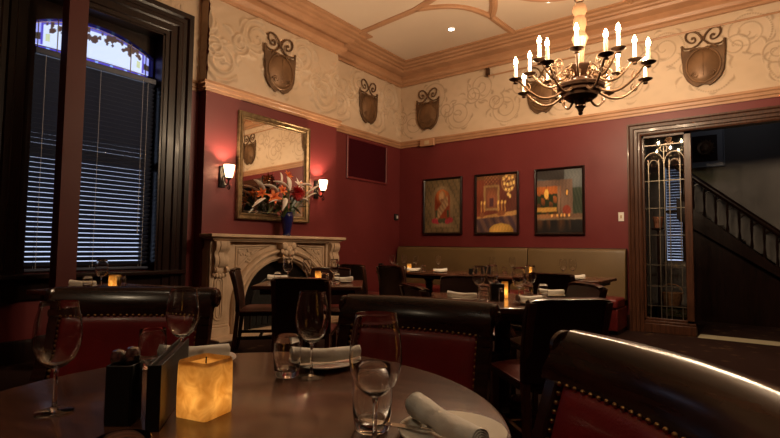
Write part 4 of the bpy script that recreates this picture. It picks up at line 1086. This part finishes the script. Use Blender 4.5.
kn = make_knife('steel knife on the far plate of the round table', (4.43, -6.335, T0 + .013), math.atan2(.85, .52), 'table knives')
cd = make_candle('large glowing square wax candle on the round foreground table', (4.473, -6.762, T0), math.radians(14.5), 'square wax candles')
WG, TG, PG, NG, KG, CNG = 'wine glasses', 'tumblers', 'side plates', 'rolled napkins', 'table knives', 'square wax candles'
dup(wg, (4.852, -6.686, T0), 0, 'tall wine glass nearest the viewer, in the centre foreground', WG, (1.04, 1.04, 1.03))
dup(wg, (4.115, -6.608, T0), 0, 'wine glass behind the black menu holder, left of the square candle', WG)
dup(wg, (4.233, -6.945, T0), 0, 'wine glass at the far left edge of the foreground table', WG)
dup(tb, (4.788, -6.615, T0), 0, 'tumbler standing behind the tall foreground wine glass', TG, (1.05, 1.05, 1.12))
dup(tb, (4.03, -6.645, T0), 0, 'tumbler half hidden behind the black menu holder', TG)
dup(tb, (4.757, -7.053, T0), 0, 'tumbler at the bottom edge of the picture, below the black caddy', TG)
dup(pl, (4.925, -6.555, T0), 0, 'white side plate at the right front of the round table', PG)
dup(nk, (4.925, -6.578, T0 + .0135), math.atan2(-.065, .157) , 'rolled white napkin on the right front plate, largest in view', NG, (1., 1.05, 1.05))
dup(kn, (4.885, -6.595, T0 + .013), math.radians(200), 'steel knife under the right front napkin', KG)
dup(pl, (4.085, -6.53, T0), 0, 'white side plate behind the black menu holder', PG)
dup(nk, (4.075, -6.545, T0 + .0135), math.atan2(.17, .10), 'rolled white napkin left of the glasses, behind the black menu holder', NG)
t = thing('menu_holder', 'upright black menu holder on the foreground table beside the candle', 'menu', (4.385, -6.788, T0), math.atan2(.181, -.213))
MB().span((-.135, -.012, 0), (.135, -.008, .118)).build('cover', 'black', t, bevel=.001); MB().span((-.135, .008, 0), (.135, .012, .118)).build('cover', 'black', t, bevel=.001)
MB().span((-.135, -.012, 0), (-.131, .012, .118)).build('spine', 'black', t); MB().span((-.128, -.007, .002), (.130, .007, .110)).build('pages', 'brown', t)
cad = make_caddy('black leather caddy with silver-topped shakers, left of the menu holder', (4.395, -6.885, T0), math.radians(40), 'condiment caddies')
cad.scale = (1, 1, 1.3)
sk = make_shaker('silver-topped shaker in the foreground caddy, left one', (4.384, -6.893, T0 + .052), 'shakers'); dup(sk, (4.407, -6.877, T0 + .058), 0, 'silver-topped shaker in the foreground caddy, right one', 'shakers')
# mid-room table
for x, y, lab in ((3.87, -4.38, 'wine glass on the mid-room table, leftmost of four'), (3.85, -4.14, 'wine glass on the mid-room table, second from left behind the caddy'), (4.14, -4.36, 'wine glass on the mid-room table, right of the candle'), (4.066, -3.985, 'wine glass on the mid-room table, rightmost at the back')):
    dup(wg, (x, y, T0), 0, lab, WG)
for x, y, lab in ((3.985, -4.54, 'tumbler on the mid-room table by the left napkin'), (3.87, -4.29, 'tumbler on the mid-room table behind the left tumbler'), (4.10, -4.10, 'tumbler on the mid-room table below the right wine glasses'), (4.16, -3.99, 'tumbler on the mid-room table at the back right')):
    dup(tb, (x, y, T0), 0, lab, TG, (.92, .92, .9))
dup(cd, (3.958, -4.168, T0), AM, 'yellow candle behind the caddy on the mid-room table', CNG, (.5, .5, 1.0))
dup(cad, (3.975, -4.33, T0), AM, 'black caddy in the middle of the mid-room table', 'condiment caddies', (1.75, 1.5, 1.25))
dup(sk, (4.035, -4.40, T0), 0, 'shaker in front of the caddy on the mid-room table', 'shakers'); dup(sk, (3.975, -4.335, T0 + .045), 0, 'shaker standing in the mid-room caddy', 'shakers')
PN = dup
for x, y, a, lab, pn in ((3.82, -4.52, AM - .25, 'left front of the mid-room table', 1), (4.23, -4.42, AM + .5, 'right front of the mid-room table', 1), (4.17, -3.86, AM + .15, 'far right side of the mid-room table', 1),
                        (1.62, -4.20, AF + .2, 'left side of the fireplace table', 1), (2.23, -3.93, AF + PI - .2, 'right end of the fireplace table', 1),
                        (1.12, -1.52, 1.0, 'corner banquette table, farthest left', 0), (1.53, -1.74, .75, 'corner banquette table, front beside the candle', 0), (1.87, -1.60, .75 + PI, 'corner banquette table, right end', 0),
                        (3.72, -1.74, .75 + PI, 'doorway-end banquette table', 0), (1.22, -5.76, .7, 'window table', 0)):
    dup(pl, (x, y, T0), 0, 'white side plate at the ' + lab, PG); dup(nk, (x, y, T0 + .0135), a, 'rolled white napkin at the ' + lab, NG)
dup(nk, (1.06, -1.72, T0), 1.2, 'rolled white napkin by the caddy on the corner banquette table', NG, (.7, 1, 1))
# fireplace table
for x, y, lab in ((1.87, -4.29, 'wine glass on the fireplace table, leftmost of three'), (2.03, -4.20, 'wine glass on the fireplace table, just left of the candle'), (2.235, -4.055, 'wine glass on the fireplace table, right end')):
    dup(wg, (x, y, T0), 0, lab, WG)
for x, y, lab in ((1.81, -4.36, 'tumbler on the fireplace table by the left wine glass'), (2.17, -4.12, 'tumbler on the fireplace table left of the right wine glass'), (2.31, -4.10, 'tumbler on the fireplace table by the right napkin')):
    dup(tb, (x, y, T0), 0, lab, TG, (.9, .9, .9))
dup(cd, (2.05, -4.08, T0), AF, 'yellow candle on the fireplace table', CNG, (.62, .62, .95)); dup(sk, (2.10, -4.00, T0), 0, 'shaker beside the candle on the fireplace table', 'shakers')
# banquette tables
for x, y, lab in ((1.06, -1.62, 'wine glass on the corner banquette table, leftmost of four'), (1.13, -1.40, 'wine glass on the corner banquette table, second from left'), (1.44, -1.56, 'wine glass on the corner banquette table, behind the candle'), (1.77, -1.48, 'wine glass on the corner banquette table, rightmost'),
                  (2.56, -1.42, 'wine glass on the middle banquette table, left of two'), (2.78, -1.30, 'wine glass on the middle banquette table, right of two'), (3.52, -1.57, 'wine glass on the doorway-end banquette table, left of two'), (3.62, -1.54, 'wine glass on the doorway-end banquette table, right of two'),
                  (1.49, -5.74, 'wine glass on the window table above the candle')):
    dup(wg, (x, y, T0), 0, lab, WG)
for x, y, lab in ((1.14, -1.62, 'tumbler on the corner banquette table, left'), (1.68, -1.72, 'tumbler on the corner banquette table, right'), (1.41, -5.80, 'tumbler on the window table, left of the candle'), (1.56, -5.63, 'tumbler on the window table, right of the candle'), (2.70, -1.36, 'tumbler on the middle banquette table')):
    dup(tb, (x, y, T0), 0, lab, TG, (.92, .92, .9))
dup(cd, (1.37, -1.62, T0), .2, 'yellow candle on the corner banquette table', CNG, (.62, .62, .95)); dup(cd, (3.05, -1.36, T0), .1, 'candle on the middle banquette table, seen through a wine glass', CNG, (.62, .62, .95)); dup(cd, (1.51, -5.655, T0), .3, 'yellow candle on the window table', CNG, (.8, .8, .95))
dup(cad, (1.02, -1.82, T0), .2, 'black caddy on the corner banquette table', 'condiment caddies', (1.2, 1.2, 1.2)); dup(cad, (2.62, -1.72, T0), .2, 'black caddy at the front of the middle banquette table, right of two', 'condiment caddies', (1.8, 1.2, 1.3)); dup(cad, (2.43, -1.73, T0), .2, 'low black caddy at the front of the middle banquette table, left of two', 'condiment caddies', (1.7, 1.2, .9))
dup(sk, (2.62, -1.72, T0 + .035), 0, 'shaker standing in the caddy on the middle banquette table', 'shakers')

# ------------------------------------------------------------------ chandelier
CX, CYY = 4.05, -2.68
cz = thing('chandelier', 'bronze two-tier chandelier of lit candle lamps hanging over the room', 'chandelier', (CX, CYY, 0))
MB().lathe([(0, 4.42), (.10, 4.42), (.10, 4.40), (.06, 4.375), (.02, 4.35), (0, 4.35)], 24).build('ceiling_rose', 'bronze', cz)
for k in range(13):
    z = 4.335 - k * .062; Mx = Matrix.Translation((0, 0, z)) @ Matrix.Rotation(PI / 2 * (k % 2), 4, 'Z')
    b = MB(); b.tube([Mx @ Vector((.016 * math.cos(a), 0, .042 * math.sin(a))) for a in [2 * PI * i / 14 for i in range(15)]], .005, 6); b.build('chain_link', 'bronze', cz)
MB().lathe([(0, 3.56), (.012, 3.55), (.03, 3.52), (.045, 3.48), (.05, 3.45), (.03, 3.42), (.02, 3.405), (0, 3.40)], 20).build('top_finial', 'bronze', cz)
MB().lathe([(0, 3.41), (.05, 3.40), (.065, 3.37), (.066, 3.33), (.05, 3.30), (.045, 3.28), (.06, 3.25), (.062, 3.20), (.05, 3.16), (.045, 3.13), (.065, 3.10), (.075, 3.07), (.06, 3.03), (.045, 2.98), (.035, 2.85), (.05, 2.80), (0, 2.79)], 24).build('column', 'cream', cz)
MB().lathe([(.03, 2.82), (.13, 2.80), (.145, 2.785), (.135, 2.765), (.09, 2.74), (.05, 2.70), (.07, 2.66), (.06, 2.62), (0, 2.61)], 32).build('upper_hub', 'bronzedark', cz)
MB().lathe([(.03, 2.64), (.20, 2.625), (.215, 2.61), (.205, 2.585), (.185, 2.575), (.18, 2.55), (.16, 2.54), (.15, 2.51), (.11, 2.48), (.07, 2.515), (.045, 2.44), (.05, 2.42), (.03, 2.40), (.022, 2.375), (0, 2.365)], 36).build('bowl', 'bronzedark', cz, ang=25)
MB().ball((0, 0, 2.36), .022, 12).build('bottom_finial', 'bronzedark', cz)
for k in range(6):
    a = 2 * PI * k / 6 + .3; c, s_ = math.cos(a), math.sin(a); b = MB()
    b.tube([(c * (.20 + .04 * math.sin(q * 5)), s_ * (.20 + .04 * math.sin(q * 5)), 2.66 + .13 * q) for q in [i / 12 for i in range(13)]], .010, 6)
    b.tube([(c * (.15 + .05 * (1 - q) * math.cos(q * 9)), s_ * (.15 + .05 * (1 - q) * math.cos(q * 9)), 2.70 + .05 * (1 - q) * math.sin(q * 9)) for q in [i / 18 for i in range(19)]], .008, 6)
    b.build('scroll_bracket', 'bronze', cz)
CAND_W = 20.0
def chand_arm(a, R_, z_root, z_cup, drop, hc):
    Mz = Matrix.Rotation(a, 4, 'Z'); b = MB()
    pts = []
    for i in range(19):
        q = i / 18; x = .10 + (R_ - .10) * (1 - (1 - q) ** 1.15); z = z_root + (z_cup - z_root) * q ** 2.6 - drop * math.sin(PI * min(1, q * 1.12)) * (1 - q * .35)
        pts.append(Mz @ Vector((x, 0, z)))
    b.tube(pts, [.014 - .005 * i / 18 for i in range(19)], 8)
    b.tube([Mz @ Vector((.24 + .055 * (1 - q) * math.cos(q * 10), 0, z_root + .05 + .055 * (1 - q) * math.sin(q * 10))) for q in [i / 22 for i in range(23)]], .008, 6)
    b.tube([Mz @ Vector((R_ - .10 + .04 * (1 - q) * math.cos(q * 9 + 2), 0, z_cup - .07 + .04 * (1 - q) * math.sin(q * 9 + 2))) for q in [i / 18 for i in range(19)]], .007, 6)
    arm = b.build('arm', 'bronze', cz)
    T = Mz @ Matrix.Translation((R_, 0, z_cup)); cc = T.to_translation()
    MB().lathe([(.012, -.035), (.022, -.028), (.016, -.015), (.030, -.006), (.056, .006), (.062, .012), (.056, .012), (.030, .004), (.016, .006), (0, .006)], 20, c=cc).build('drip_pan', 'bronzedark', arm)
    MB().lathe([(.020, .004), (.022, .01), (.017, .02), (.0165, hc), (.013, hc + .006), (0, hc + .008)], 14, c=cc).build('candle_sleeve', 'candlewax', arm)
    MB().lathe([(.006, hc + .005), (.017, hc + .022), (.020, hc + .038), (.014, hc + .06), (.005, hc + .082), (0, hc + .088)], 14, c=cc).build('flame_bulb', 'flame', arm)
    light('candle_lamp', cc + Vector((0, 0, hc + .036)), CAND_W, WARM, .012, arm)
for k in range(8): chand_arm(2 * PI * k / 8 + .22, .46, 2.74, 2.79, .13, .15)
for k in range(8): chand_arm(2 * PI * k / 8 + .22 + PI / 8, .60, 2.62, 2.67, .15, .14)

# ------------------------------------------------------------------ daylight outside and render look
wd = bpy.data.worlds.new('world'); scene.world = wd; wd.use_nodes = True
bg = wd.node_tree.nodes['Background']; bg.inputs[0].default_value = (.58, .70, 1., 1); bg.inputs[1].default_value = 1.25
scene.view_settings.view_transform = 'Standard'; scene.view_settings.look = 'None'
scene.view_settings.exposure = 0.; scene.view_settings.gamma = 1.
cy = scene.cycles
cy.use_denoising = True; cy.max_bounces = 10; cy.diffuse_bounces = 4; cy.glossy_bounces = 4; cy.transmission_bounces = 10; cy.transparent_max_bounces = 16
cy.caustics_reflective = False; cy.caustics_refractive = False; cy.sample_clamp_indirect = 12.; cy.blur_glossy = .5
